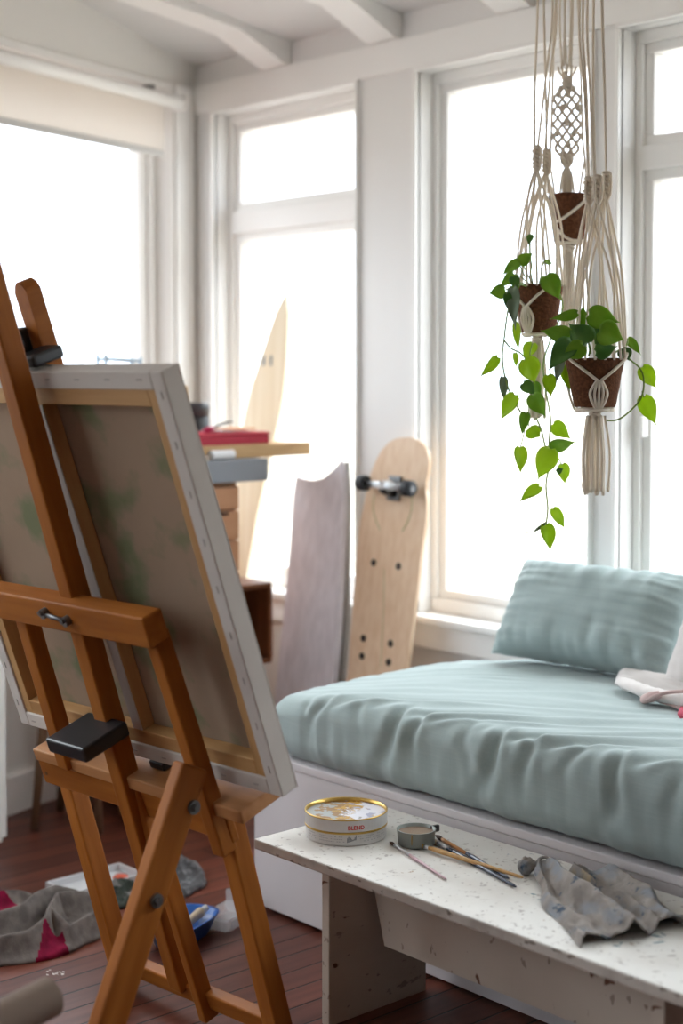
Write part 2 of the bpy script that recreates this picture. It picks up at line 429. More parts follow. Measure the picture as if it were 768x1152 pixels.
# rafters
for i, xr in enumerate([-4.319, -3.755, -3.178, -2.60, -2.03, -1.45, -.88, -.3, .27, .85]):
    prof = [(3.62, 2.55), (3.47, 2.55), (3.27, 2.642)]
    Yf = Y_B; prof += [(Yf, 2.642+(3.27-Yf)*.135), (Yf, ceil_z(Yf)+.01), (3.62, ceil_z(3.62)+.01)]
    bm = bm_prism(prof, 0, .135)
    o = struct(link('ceiling_rafter', bm, M_trim, M=frame(V((xr, 0, 0)), V((0, 1, 0)), V((0, 0, 1)), V((1, 0, 0)))))

# roller blind on the left window
t0, t1 = .145, 1.74
bl = thing('roller_blind', lw(1.0, .03, 2.26), 'cream roller blind pulled a little way down over the left window', 'blind')
bm = bm_tube([V((t0, .045, 2.465)), V((t1, .045, 2.465))], .024, 20); link('roller', bm, M_trim, bl, ML, smooth=True)
link('cloth', bm_box(.222, t1-.05, .020, .0225, 2.275, 2.465), M_blind, bl, ML)
link('bottom_bar', bm_box(.222, t1-.05, .014, .028, 2.256, 2.28, .004), mat('blind_bar', (.62, .61, .59), .6), bl, ML)
bm = bm_box(.138, .150, .002, .075, 2.44, 2.497, .003); link('bracket', bm, M_trim, bl, ML)
link('bracket', bm_box(.31, .325, .002, .05, 2.488, 2.506, .002), M_dsteel, bl, ML)

# outdoors: open ground, tinted warm to bounce light onto ceiling and upper walls
gm = mat('warm_bounce_ground', (.36, .325, .28), .9, noise_col=(.3, (1, 1, 1), (.31, .28, .24), 3, .4, .7))
bm = bmesh.new(); v = [bm.verts.new(c) for c in ((-120, 3.75, -.6), (80, 3.75, -.6), (80, 150, -.9), (-120, 150, -.9))]; bm.faces.new(v)
v = [bm.verts.new(c) for c in ((-120, -80, -.6), (-7.2, -80, -.6), (-7.2, 3.75, -.6), (-120, 3.75, -.6))]; bm.faces.new(v)
o = link('ground_outside', bm, gm); struct(o)
# ================================================================== DAYBED
PX0, PX1, PY0, PY1, PZ = -3.215, -.75, 2.556, 3.45, .43
db = thing('daybed_platform', ((PX0+PX1)/2, 3.0, 0), 'white painted plywood daybed platform under the sage mattress', 'daybed')
link('front_panel', bm_box(PX0, PX1, PY0, PY0+.022, .012, PZ-.022, .002), M_plat, db)
link('end_panel', bm_box(PX0, PX0+.022, PY0+.023, PY1, .012, PZ-.022, .002), M_plat, db)
link('end_panel', bm_box(PX1-.022, PX1, PY0+.023, PY1, .012, PZ-.022, .002), M_plat, db)
link('top_board', bm_box(PX0-.002, PX1, PY0-.004, PY1, PZ-.021, PZ, .003), M_plat, db)
for x in (PX0+.09, -2.0, PX1-.1):
    for y in (PY0+.08, PY1-.08): link('foot', bm_box(x-.03, x+.03, y-.03, y+.03, 0, .013), M_plat, db)

def smooth01(a): a = max(0, min(1, a)); return a*a*(3-2*a)
def rounded_slab(x0, x1, y0, y1, z0, z1, r, nx, ny, nz, disp=None):
    """closed rounded box with a fine skin"""
    bm = bmesh.new(); c = V(((x0+x1)/2, (y0+y1)/2, (z0+z1)/2)); h = V(((x1-x0)/2, (y1-y0)/2, (z1-z0)/2))
    cache = {}
    def vert(i, j, k):
        key = (i, j, k)
        if key in cache: return cache[key]
        p = V((2*i/nx-1, 2*j/ny-1, 2*k/nz-1))
        q = V((p.x*h.x, p.y*h.y, p.z*h.z))
        inn = V((max(-h.x+r, min(h.x-r, q.x)), max(-h.y+r, min(h.y-r, q.y)), max(-h.z+r, min(h.z-r, q.z))))
        d = q-inn
        nrm = d.normalized() if d.length > 1e-6 else V((0, 0, 1))
        q = inn+nrm*r if d.length > 1e-6 else q
        q = q+c
        if disp: q = disp(q, nrm)
        cache[key] = bm.verts.new(q); return cache[key]
    def quad(a, b_, c_, d): bm.faces.new([vert(*a), vert(*b_), vert(*c_), vert(*d)])
    for i in range(nx):
        for j in range(ny):
            quad((i, j, nz), (i+1, j, nz), (i+1, j+1, nz), (i, j+1, nz)); quad((i, j, 0), (i, j+1, 0), (i+1, j+1, 0), (i+1, j, 0))
        for k in range(nz):
            quad((i, 0, k), (i+1, 0, k), (i+1, 0, k+1), (i, 0, k+1)); quad((i, ny, k), (i, ny, k+1), (i+1, ny, k+1), (i+1, ny, k))
    for j in range(ny):
        for k in range(nz):
            quad((0, j, k), (0, j, k+1), (0, j+1, k+1), (0, j+1, k)); quad((nx, j, k), (nx, j+1, k), (nx, j+1, k+1), (nx, j, k+1))
    bmesh.ops.recalc_face_normals(bm, faces=bm.faces)
    return bm
def ridge(x): x = noise.noise(x); return 1-abs(x)*2
MX0, MX1, MY0, MY1, MZ0, MZ1 = -3.165, -.80, 2.545, 3.405, PZ+.001, .635
random.seed(11)
folds = [(-3.02, .006, .016, .2, .5), (-2.935, .011, .017, -.25, .8), (-2.80, .006, .02, .3, .5), (-2.665, .017, .021, -.22, 1.), (-2.60, .010, .016, .12, .7), (-2.43, .007, .02, .3, .5), (-2.335, .018, .020, -.22, 1.), (-2.25, .012, .018, .18, .8), (-2.10, .008, .022, -.3, .6), (-1.99, .015, .02, -.1, .9), (-1.85, .008, .02, .2, .6), (-1.70, .015, .02, -.2, .9), (-1.4, .014, .02, -.1, .9), (-1.1, .012, .02, -.1, .9)]
def mdisp(q, nrm):
    q = q.copy()
    zz = (q.z-MZ0)/(MZ1-MZ0)
    q.z += -.045*exp(-((q.x-MX0)/.22)**2)*smooth01((zz-.3)/.7) - .006*sin(q.x*4.1)*smooth01((zz-.5)/.5)
    q.z += .012*sin(pi*min(1, max(0, (q.y-MY0)/(MY1-MY0))))*smooth01((zz-.6)/.4)
    front = smooth01((MY0+.10-q.y)/.10)
    d = 0
    for n_, (fx, a, wd, sl, ln) in enumerate(folds):
        dn = MZ1-q.z                                   # how far below the top edge
        x = q.x-fx-sl*dn-.012*sin(dn*30+n_*2)
        w_ = wd*(.7+dn*3.5)
        fade = exp(-(max(0, dn-.03)/(.11*ln))**2)
        d += -a*exp(-(x/w_)**2)*front*fade*smooth01((dn+.05)/.05)
        d += a*.45*exp(-((x-w_*1.9)/(w_*1.1))**2)*front*fade
        d += a*.35*exp(-((x+w_*1.9)/(w_*1.2))**2)*front*fade
        if q.z > MZ1-.09:                              # runs back over the top as a soft diagonal pull
            yy = max(0, q.y-MY0); x2 = q.x-fx-yy*(1.5+.5*sin(n_*2.1))-.01*sin(yy*20+n_)
            k = exp(-(yy/(.17+.10*ln))**1.5)*smooth01(yy/.05)
            d += -a*.55*exp(-(x2/(wd*1.1+yy*.06))**2)*k + a*.5*exp(-((x2-wd*2.2-yy*.08)/(wd*1.1+yy*.06))**2)*k
    top = smooth01((q.z-(MZ1-.08))/.06)
    s = q.y*1.0-q.x*.42; t = q.x+q.y*.42
    wz = noise.noise(V((q.x*2.2, q.y*2.2, 7)))*.16
    d += top*(.0036*(1-2.2*abs(noise.noise(V(((s+wz)*11, t*1.8, 1.3)))))+.0028*noise.noise(V(((s+wz)*26, t*4, 4.1))))
    d += (1-top)*(.004*noise.noise(V((q.x*22, q.z*4, q.y*8)))+.002*noise.noise(V((q.x*50, q.z*9, 3))))
    d += .005*noise.noise(q*4.0)
    return q+nrm*d
mt = link('mattress', rounded_slab(MX0, MX1, MY0, MY1, MZ0, MZ1, .065, 340, 120, 30, mdisp), M_linen, smooth=True)
tag(mt, 'thick sage linen mattress covering the white daybed platform', 'mattress')

def pillow_bm(W, H, TH, nu=60, nv=40, amp=.006, seed=0, pinch=.0):
    bm = bmesh.new(); G = {}
    for s in (0, 1):
        for i in range(nu+1):
            for j in range(nv+1):
                a, b = 2*i/nu-1, 2*j/nv-1
                edge = i in (0, nu) or j in (0, nv)
                if edge and (i, j, 0) in G: G[i, j, s] = G[i, j, 0]; continue
                prof = (max(0, 1-a**4)*max(0, 1-b**4))**.55
                x = a*W/2*(1-.05*(1-abs(b)**3)*abs(a)**3); z = b*H/2*(1-.07*(1-abs(a)**3)*abs(b)**2)
                y = TH/2*prof*(1 if s else -1)
                e1 = exp(-((1-abs(b))/.35)); e2 = exp(-((1-abs(a))/.28))
                y += (1 if s else -1)*prof*amp*(e1*noise.noise(V((a*9+seed, b*1.2, seed)))*1.8 + e2*noise.noise(V((a*1.5, b*8, seed+4)))*1.5 + .5*noise.noise(V((a*3, b*2, seed+s))))
                G[i, j, s] = bm.verts.new((x, y, z))
    for s in (0, 1):
        for i in range(nu):
            for j in range(nv):
                f = (G[i, j, s], G[i+1, j, s], G[i+1, j+1, s], G[i, j+1, s])
                bm.faces.new(f if s == 0 else f[::-1])
    bmesh.ops.recalc_face_normals(bm, faces=bm.faces)
    return bm
# sage bolster pillow leaning on the window wall
a0 = onY(560, 742, 3.31); a1 = onY(597, 637, 3.42)
pc = V((-2.712, 3.345, .632+.135))
rx = Matrix.Rotation(radians(-32), 4, 'X')
pl = link('pillow', pillow_bm(.62, .31, .19, 110, 70, .017, 2.3), M_linen, None, T4((-2.660, 3.322, .640+.140)) @ Matrix.Rotation(radians(2), 4, 'Z') @ rx, smooth=True)
tag(pl, 'long sage linen pillow leaning against the window wall on the mattress', 'pillow')
wp = link('pillow', pillow_bm(.44, .40, .13, 50, 40, .008, 7.1), M_whitecloth, None, T4((-2.125, 3.275, .625+.190)) @ Matrix.Rotation(radians(-4), 4, 'Z') @ Matrix.Rotation(radians(-26), 4, 'X'), smooth=True)
tag(wp, 'white cotton pillow at the right edge, standing beside the sage pillow', 'pillow')

# ================================================================== WHITE GARMENT ON THE MATTRESS
def cloth_grid(quad, nu, nv, hf, thick, m, name, parent=None, smooth=True):
    """cloth between four corner points (P00,P10,P11,P01), lifted by hf(u,v) -> (dx,dy,dz)"""
    bm = bmesh.new(); G = []
    for i in range(nu+1):
        row = []
        for j in range(nv+1):
            a, b = i/nu, j/nv
            p = quad[0]*(1-a)*(1-b)+quad[1]*a*(1-b)+quad[2]*a*b+quad[3]*(1-a)*b
            row.append(bm.verts.new(p+V(hf(a, b, p))))
        G.append(row)
    for i in range(nu):
        for j in range(nv): bm.faces.new((G[i][j], G[i+1][j], G[i+1][j+1], G[i][j+1]))
    o = link(name, bm, m, parent, smooth=smooth)
    if thick:
        so = o.modifiers.new('thickness', 'SOLIDIFY'); so.thickness = thick; so.offset = 1
    return o
g = thing('folded_garment', (-2.3, 3.1, .65), 'folded white shirt with dusty pink edging lying on the mattress', 'clothing')
zt = .648
def gh(a, b, p):
    z = .024*sin(pi*min(1, b*1.15))*smooth01(a/.12+.25) + .006*noise.noise(V((a*5, b*9, 1)))+.004
    return (0, 0, z)
quad = [onZ(700, 757, zt), onZ(790, 782, zt), onZ(786, 815, zt), onZ(690, 768, zt)]
cloth_grid([onZ(697, 756, zt+.01), onZ(800, 772, zt+.01), onZ(800, 796, zt), onZ(691, 770, zt)], 40, 20, gh, .006, M_whitecloth, 'shirt_body', g)
sleeve_pts = [onZ(x, y, zt+z) for x, y, z in ((699, 765, .024), (722, 773, .032), (750, 780, .034), (800, 792, .03))]
bm = bm_tube(spline(sleeve_pts, 8), [.012]+[.022]*2+[.024]*21+[.02], 16)
for v in bm.verts:
    v.co.z = zt+.004+(v.co.z-zt)*.62+.004*noise.noise(v.co*40)
link('sleeve', bm, M_whitecloth, g, smooth=True)
link('piping', bm_tube(spline([onZ(x, y, zt+z) for x, y, z in ((728, 787, .02), (736, 783, .035), (752, 779, .046), (775, 778, .046), (800, 782, .04))], 8), .0045, 8), M_pink, g, smooth=True)
link('cuff', bm_tube([onZ(724, 787, zt+.012), onZ(733, 784, zt+.028), onZ(742, 781, zt+.036)], [.011, .013, .009], 10), M_pink, g, smooth=True)
link('piping', bm_tube(spline([onZ(x, y, zt+z) for x, y, z in ((742, 789, .012), (756, 793, .012), (772, 800, .01), (800, 812, .01))], 6), .005, 8), M_pink, g, smooth=True)
link('tassel', bm_tube([onZ(767, 797, zt+.012), onZ(766, 803, zt+.008), onZ(767, 808, zt+.006)], [.006, .009, .005], 8), mat('rose_thread', (.55, .09, .14), .8), g, smooth=True)

# ================================================================== BENCH
BZ = .395
bx0, bx1, by0, by1 = -2.69, -1.28, 2.137, 2.54
bn = thing('bench', (-2.0, 2.34, 0), 'chipped white painted wooden bench in front of the daybed', 'bench')
bt0 = gbox('bench_top', bx0, bx1, by0, by1, BZ-.024, BZ, [M_bench, mat('worn_bench_edge', (.50, .45, .40), .6, noise_col=[(12, (1, 1, 1), (.36, .31, .27), 4, .45, .65), (60, (1, 1, .5), (.20, .16, .13), 3, .62, .68)])], bn, ax='x', bev=.004)
for p in bt0.data.polygons:                     # chipped, worn edges all round the top
    if abs(p.normal.y) < .5 and True: p.material_index = 1
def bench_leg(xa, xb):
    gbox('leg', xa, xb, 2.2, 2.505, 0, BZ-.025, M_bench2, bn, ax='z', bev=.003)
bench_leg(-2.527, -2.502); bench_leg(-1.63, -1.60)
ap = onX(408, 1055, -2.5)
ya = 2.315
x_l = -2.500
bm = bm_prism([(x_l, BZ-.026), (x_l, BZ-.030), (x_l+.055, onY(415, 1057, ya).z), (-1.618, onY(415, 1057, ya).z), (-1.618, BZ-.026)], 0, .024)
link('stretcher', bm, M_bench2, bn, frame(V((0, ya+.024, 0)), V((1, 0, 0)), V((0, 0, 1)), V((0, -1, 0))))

# paint tin ---------------------------------------------------------
tcx = onZ(388, 938, BZ); R = .0935
tcx = (onZ(341, 930, BZ+.02)+onZ(437, 928, BZ+.02))/2; tcx.z = BZ
tin = thing('paint_tin', tcx, 'round white and gold tin with paint smeared over its lid, on the bench', 'tin')
TM = T4(tcx) @ Matrix.Rotation(YAW, 4, 'Z')   # local -Y faces the camera side
M_tinw = mat('white_tin_print', (.62, .61, .60), .35, noise_col=(14, (1, 1, 1), (.52, .50, .48), 3, .5, .8))
def smear_mat():
    m = mat('palette_paint', (.66, .66, .70), .45); n = m.node_tree; bs = n.nodes['Principled BSDF']
    t = n.nodes.new('ShaderNodeTexCoord'); s = n.nodes.new('ShaderNodeSeparateXYZ'); n.links.new(t.outputs['Object'], s.inputs[0])
    cur = None
    for sc_, lo, hi, c2, bx, by in ((30, .42, .47, (.48, .27, .03), -2.4, .9), (70, .50, .56, (.26, .13, .03), -3.2, 1.2), (45, .57, .60, (.30, .31, .30), -2.0, -.6), (34, .60, .64, (.34, .34, .44), 1.6, .2)):
        f0_ = n.nodes.new('ShaderNodeTexNoise'); f0_.inputs['Scale'].default_value = sc_; f0_.inputs['Detail'].default_value = 4; n.links.new(t.outputs['Object'], f0_.inputs['Vector'])
        a1 = n.nodes.new('ShaderNodeMath'); a1.operation = 'MULTIPLY_ADD'; a1.inputs[1].default_value = bx; n.links.new(s.outputs['X'], a1.inputs[0]); n.links.new(f0_.outputs[0], a1.inputs[2])
        a2 = n.nodes.new('ShaderNodeMath'); a2.operation = 'MULTIPLY_ADD'; a2.inputs[1].default_value = by; n.links.new(s.outputs['Y'], a2.inputs[0]); n.links.new(a1.outputs[0], a2.inputs[2])
        mr = n.nodes.new('ShaderNodeMapRange'); mr.inputs[1].default_value = lo; mr.inputs[2].default_value = hi; n.links.new(a2.outputs[0], mr.inputs[0])
        mx = n.nodes.new('ShaderNodeMix'); mx.data_type = 'RGBA'; n.links.new(mr.outputs[0], mx.inputs[0]); mx.inputs[7].default_value = (*c2, 1)
        if cur is None: mx.inputs[6].default_value = (.66, .65, .70, 1)
        else: n.links.new(cur, mx.inputs[6])
        cur = mx.outputs[2]
    n.links.new(cur, bs.inputs['Base Color']); return m
M_smear = smear_mat()
link('tin_base', bm_lathe([(R-.004, .0005), (R-.001, .002), (R-.001, .030)], 64), M_tinw, tin, TM, smooth=False)
link('gold_band', bm_lathe([(R-.001, .0265), (R+.0015, .0275), (R+.0015, .031), (R-.001, .0325)], 64), M_gold, tin, TM)
link('tin_lid', bm_lathe([(R+.0012, .0325), (R+.0012, .0590)], 64, cap0=False, cap1=False), M_tinw, tin, TM)
link('rim', bm_lathe([(R+.0012, .058), (R+.0022, .059), (R+.0012, .061), (R-.0018, .061), (R-.003, .052)], 64, cap0=False, cap1=False), M_gold, tin, TM, smooth=True)
link('lid_panel', bm_lathe([(R-.002, .053), (R-.006, .0520), (.02, .0520), (.002, .0520)], 64, cap0=False), M_smear, tin, TM)
def ring_text(txt, size, radius, z, ang, m, name, parent, M, ext=.0004):
    cu = bpy.data.curves.new('lettering', 'FONT'); cu.body = txt; cu.size = size; cu.align_x = 'CENTER'; cu.extrude = ext
    cu.offset = size*.02
    ob = bpy.data.objects.new('lettering_source', cu); COL.objects.link(ob)
    dg = bpy.context.evaluated_depsgraph_get(); me = bpy.data.meshes.new_from_object(ob.evaluated_get(dg))
    bm = bmesh.new(); bm.from_mesh(me); bpy.data.objects.remove(ob); bpy.data.curves.remove(cu); bpy.data.meshes.remove(me)
    for v in bm.verts:
        a = ang + v.co.x/radius; r = radius+.0004+v.co.z
        v.co = V((r*cos(a), r*sin(a), z+v.co.y))
    return link(name, bm, m, parent, M)
M_redink = mat('red_ink', (.55, .03, .03), .5)
M_ink = mat('grey_ink', (.16, .17, .19), .6)
ring_text('BLEND', .0125, R+.0014, .0385, -pi/2+.24, M_redink, 'red_lettering', tin, TM)
bm = bmesh.new()
for k in range(46):                            # lines of small print and a little drawing on the base band
    a = -pi/2-1.15+k*.052
    if -pi/2-.05 < a < -pi/2+.3: continue
    for rz in (.010, .0155, .021):
        if random.random() < .25: continue
        dw = .018
        p = [((R-.0006)*cos(a+s*dw), (R-.0006)*sin(a+s*dw)) for s in (-1, 1)]
        vs = [bm.verts.new((p[0][0], p[0][1], rz)), bm.verts.new((p[1][0], p[1][1], rz)), bm.verts.new((p[1][0], p[1][1], rz+.0016)), bm.verts.new((p[0][0], p[0][1], rz+.0016))]
        bm.faces.new(vs)
sp_ = link('small_print', bm, mat('pale_grey_ink', (.36, .36, .38), .6), tin, TM); sp_['kind'] = 'stuff'
bm = bmesh.new()
for k in range(9):
    a = -pi/2+.02+k*.026; h = .008+.005*sin(k*.8+.5)
    z0_ = .009+.0007*k
    vs = [bm.verts.new(((R-.0004)*cos(a+s), (R-.0004)*sin(a+s), z0_+z)) for s, z in ((0, 0), (.019, 0), (.022, h), (.004, h))]
    bm.faces.new(vs)
link('printed_drawing', bm, M_ink, tin, TM)

# small enamel cup ---------------------------------------------------
cc = (onZ(446, 943, BZ+.015)+onZ(490, 943, BZ+.015))/2; cc.z = BZ
cup = thing('metal_cup', cc, 'small grey metal cup of brown paint water beside the round tin', 'cup')
M_cup = mat('grey_green_enamel', (.27, .29, .27), .4, .2)
link('cup_body', bm_lathe([(.036, .0005), (.041, .004), (.0435, .036), (.0445, .037), (.0415, .037), (.039, .006), (.002, .005)], 48), M_cup, cup, T4(cc), smooth=True)
link('liquid', bm_lathe([(.0412, .030), (.001, .030)], 40, cap0=False), mat('dirty_water', (.34, .24, .17), .15, spec=.8), cup, T4(cc))
hd = V((RT.x, RT.y, 0))*.8+V((-RT.y, RT.x, 0))*.5; hd.normalize()
link('handle', bm_box(-.012, .012, -.004, .004, -.012, .004, .003), M_black, cup, frame(cc+hd*.051+V((0, 0, .033)), hd, V((-hd.y, hd.x, 0)), V((0, 0, 1))))
bm = bm_tube([cc+V((RT.x, RT.y, 0))*(-.012)+V((0, 0, 0))+V((-RT.y, RT.x, 0))*-.0437+V((0, 0, z)) for z in (.035, .025, .012)], [.0016, .0018, .001], 6)
link('paint_drip', bm, mat('ochre_paint', (.34, .22, .08), .5), cup, smooth=True)

# brushes: (bristle end px, handle end px, radius, materials, label)
def brush(p_tip, p_end, r, mh, mb, label, zt=0, ze=0, ferr=.22, bl=.10, fr=1.0, ring=None):
    A = onZ(*p_tip, BZ); B = onZ(*p_end, BZ); A.z = BZ+r*1.3+zt; B.z = BZ+r*1.05+ze
    d = B-A; L = d.length
    t = thing('paintbrush', A+d*.5, label, 'paintbrush', None)
    P = lambda s: A+d*s
    link('bristles', bm_tube([P(0), P(bl*.5), P(bl)], [r*.25, r*1.25, r*.95], 10), mb, t, smooth=True)
    link('ferrule', bm_tube([P(bl*.9), P(bl+.02), P(bl+ferr)], [r*1.0, r*1.05, r*.9], 12), M_steel if not ring else ring, t, smooth=True)
    link('handle', bm_tube([P(bl+ferr-.01), P(bl+ferr+.08), P(.72), P(.97), P(1.0)], [r*.9, r*1.25*fr, r*.95*fr, r*.75*fr, r*.4], 12), mh, t, smooth=True)
M_br = mat('dark_bristle', (.08, .05, .04), .9); M_bro = mat('ochre_bristle', (.45, .26, .05), .8); M_brw = mat('pale_bristle', (.50, .42, .30), .9)
brush((438, 949), (502, 991), .0032, mat('pink_lacquer', (.48, .30, .33), .3, spec=.5), M_br, 'thin brush with a pink and white handle nearest the round tin', ferr=.28)
brush((472, 955), (588, 993), .0045, wood('light_brush_wood', (.58, .36, .15), (.50, .28, .10), 6, (5, 5, .5), .4), M_bro, 'long natural wooden brush with ochre tipped bristles lying uppermost', zt=.003, ze=.006, ferr=.05, bl=.05)
brush((484, 947), (580, 1000), .0046, mat('navy_lacquer', (.025, .035, .065), .25, spec=.6), M_brw, 'dark navy handled brush with pale bristles under the wooden one', ferr=.13, bl=.10)
brush((489, 942), (572, 990), .0042, mat('dark_blue_lacquer', (.05, .06, .10), .25, spec=.6), M_br, 'brush with copper coloured ferrule nearest the daybed', ferr=.34, bl=.12, ring=mat('copper_ferrule', (.60, .30, .14), .35, .5), ze=-.0005)

# paint rag ---------------------------------------------------------
M_rag = mat('painted_rag', (.34, .305, .28), .95, spec=.1, noise_col=[
    (22, (1, 1, 1), (.20, .175, .16), 6, .35, .7), (15, (1, 1.6, 1), (.26, .275, .30), 6, .50, .66), (26, (1, 1, 1), (.07, .10, .14), 5, .60, .66), (11, (1.5, 1, 1), (.35, .27, .16), 3, .66, .76)],
    bump=(350, (1, 1, 1), .35, .001))
rq = [onZ(588, 988, BZ), onZ(704, 992, BZ), onZ(778, 1044, BZ), onZ(652, 1067, BZ)]
def rag(a, b, p):
    # a: across (left edge -> right edge), b: from the bunched top to the open hem
    e = smooth01(a/.06)*smooth01((1-a)/.06)
    c = a+.05*sin(b*4.3+a*3)+.03*noise.noise(V((a*4, b*4, 8)))
    h = 0
    for (ac, am, wd, sl) in ((.10, .014, .06, .10), (.36, .044, .105, .10), (.62, .020, .06, .16), (.84, .034, .12, -.08)):
        x = (c-ac-sl*(b-.5))/wd
        am2 = am*(.5+.5*sin(pi*min(1, b*.75+.22)))
        h += am2*exp(-(x*x if x < 0 else x*x*2.2))
    h = h*e
    hem = smooth01((b-.72)/.28)
    h += hem*.013*(max(0, sin(a*15+.4))**.7)*e
    bunch = exp(-b/.14)
    h = h*(1-.2*bunch)+bunch*.026*(.6+.5*sin(a*14))
    cr = 1-abs(noise.noise(V((a*5+b*1.5, b*4, 2))))*2.6
    cr2 = 1-abs(noise.noise(V((a*9-b*3, b*6+a*4, 12))))*2.6
    cr3 = 1-abs(noise.noise(V((a*16+b*5, b*5, 22))))*2.4
    h += (.0045*cr+.0034*cr2+.0020*cr3)*e*(.5+.5*b)+.003*noise.noise(V((a*11, b*7, 5)))+.0010*noise.noise(V((a*26, b*18, 9)))
    mid = (rq[0]+rq[1])/2
    q = (mid-p)*.22*bunch
    edge = 1-smooth01(min(a, 1-a)/.15)*smooth01(min(b, 1-b)/.15)
    wx = .016*noise.noise(V((a*3, b*3, 11)))*(.3+edge); wy = .016*noise.noise(V((a*3, b*3, 17)))*(.3+edge)
    return (q.x+wx+.018*exp(-((a-.4)/.2)**2)*hem*0, q.y+wy, max(.002, h+.003))
rg = cloth_grid(rq, 150, 120, rag, .0030, M_rag, 'paint_rag'); tag(rg, 'crumpled grey paint-stained rag at the right end of the bench', 'rag')
lump = thing('cloth_knot', onZ(595, 984, BZ), 'x', 'x'); bpy.data.objects.remove(lump)
bm = bmesh.new(); bmesh.ops.create_icosphere(bm, subdivisions=4, radius=1)
for v in bm.verts:
    k = 1+.25*noise.noise(v.co*2.2)+.12*noise.noise(v.co*6); v.co = V((v.co.x*.017*k, v.co.y*.020*k, v.co.z*.018*k))
cb = onZ(592, 984, BZ)
link('bunched_corner', bm, M_rag, rg, T4((cb.x, cb.y, BZ+.019)), smooth=True)
hp = [onZ(601, 986, BZ)+V((0, 0, .022)), onZ(607, 984, BZ)+V((0, 0, .034)), onZ(615, 984, BZ)+V((0, 0, .036)), onZ(621, 988, BZ)+V((0, 0, .026)), onZ(622, 990, BZ)+V((0, 0, .014))]
link('hanging_loop', bm_tube(spline(hp, 6), .0032, 8), M_rag, rg, smooth=True)
# dried paint marks on the bench top
M_teal = mat('teal_paint', (.03, .14, .18), .5)
bm = bmesh.new()
for (px, py, ln, wd, an) in ((738, 1053, .028, .007, .4), (742, 1060, .03, .005, 1.2), (745, 1051, .02, .003, -.3), (694, 1064, .016, .006, .6), (698, 1061, .012, .004, 1.8), (600, 1006, .012, .006, .3), (607, 1012, .010, .004, .8)):
    p = onZ(px, py, BZ+.0004); n_ = 9
    vs = [bm.verts.new(p+V((cos(an)*cos(t)*ln/2*(1+.3*sin(3*t))-sin(an)*sin(t)*wd/2, sin(an)*cos(t)*ln/2+cos(an)*sin(t)*wd/2, 0))) for t in [2*pi*i/n_ for i in range(n_)]]
    bm.faces.new(vs)
o = link('paint_splashes', bm, M_teal, bn)

# ================================================================== EASEL
tau = radians(19.6); eb = radians(3.4)
ex = V((cos(eb), sin(eb), 0)); ey = V((-sin(eb), cos(eb), 0)); ez = V((0, 0, 1))
eu = ez*cos(tau)-ey*sin(tau); en = -ey*cos(tau)-ez*sin(tau)     # up the easel; towards the painter's back (us)
EO = onZ(247, 905, .6); EO = EO-eu*(.6/cos(tau))
def E(s, h, off=0): return EO+ex*s+eu*h+en*off
def ES(x, y, off=0):
    P = onN(x, y, EO+en*off, en); return (P-EO).dot(ex), (P-EO).dot(eu)
es = thing('easel', E(-.3, 0, 0), 'large orange-brown wooden easel holding the canvas, seen from behind', 'easel')
def em(name, s, wd, h0, h1, o0, o1, m=M_easel, **k):
    return beam(name, E(s, h0, (o0+o1)/2), E(s, h1, (o0+o1)/2), wd, abs(o1-o0), en, m, es, **k)
def slant(name, pa, pb, wd, thk, h0, h1, o_a, o_b2=None, m=M_easel, bev=.004):
    """member whose visible left edge runs through two measured points; its rear-facing side lies at off o_a (top) .. o_b2 (bottom)"""
    o_b2 = o_a if o_b2 is None else o_b2
    a = ES(*pa, o_a); b_ = ES(*pb, o_b2); A = E(a[0]+wd/2, a[1], o_a-thk/2); B = E(b_[0]+wd/2, b_[1], o_b2-thk/2)
    d = (B-A)/(b_[1]-a[1])
    return beam(name, A+d*(h1-a[1]), A+d*(h0-a[1]), wd, thk, en, m, es, bev)
slant('centre_mast', (8, 460), (128, 890), .044, .048, .06, 2.25, 0)
slant('upright', (16, 696), (52, 820), .040, .038, .60, 1.00, 0)
slant('upright', (164, 727), (206, 858), .036, .040, .50, 1.00, 0)
beam('crossbar', E(-.60, 1.022, .002), E(-.032, 1.022, .002), .066, .050, en, M_easel, es)
# sash bolt on the crossbar
hb = E(-.33, 1.022, .026)
bm = bm_tube([E(-.365, 1.030, .036), E(-.285, 1.022, .036)], .0045, 10)
link('latch_rod', bm, M_dsteel, es, smooth=True)
for s_, h_ in ((-.362, 1.030), (-.288, 1.021)):
    bm = bm_tube([E(s_, h_, .026), E(s_, h_, .040)], .011, 14); bm_tube([E(s_, h_+.004, .040), E(s_, h_+.004, .046)], .006, 8, bm=bm)
    link('latch_screw', bm, M_dsteel, es, smooth=False)
# tray
sL = ES(54, 890, -.03)[0]; sR = ES(258, 935, -.03)[0]
beam('tray_board', E(sL, .560, -.040), E(sR, .560, -.040), .088, .020, en, M_easel, es)
def plank(name, s0, s1, h0, h1, o0, o1, m, **k): return beam(name, E(s0, (h0+h1)/2, (o0+o1)/2), E(s1, (h0+h1)/2, (o0+o1)/2), abs(h1-h0), abs(o1-o0), en, m, es, **k)
sL2 = ES(38, 851, -.01)[0]; sR2 = ES(276, 932, -.01)[0]
plank('tray_shelf', sL2, sR2-.005, .592, .622, -.135, -.012, M_easel2)
plank('tray_lip', sL2, sR2-.015, .590, .640, -.152, -.136, M_easel)
for s_, h_ in ((sL+.02, .585), (sL+.02, .545)):
    link('peg', bm_tube([E(s_, h_, -.031), E(s_, h_, -.029)], .0045, 10), mat('dark_dowel', (.10, .04, .015), .6), es)
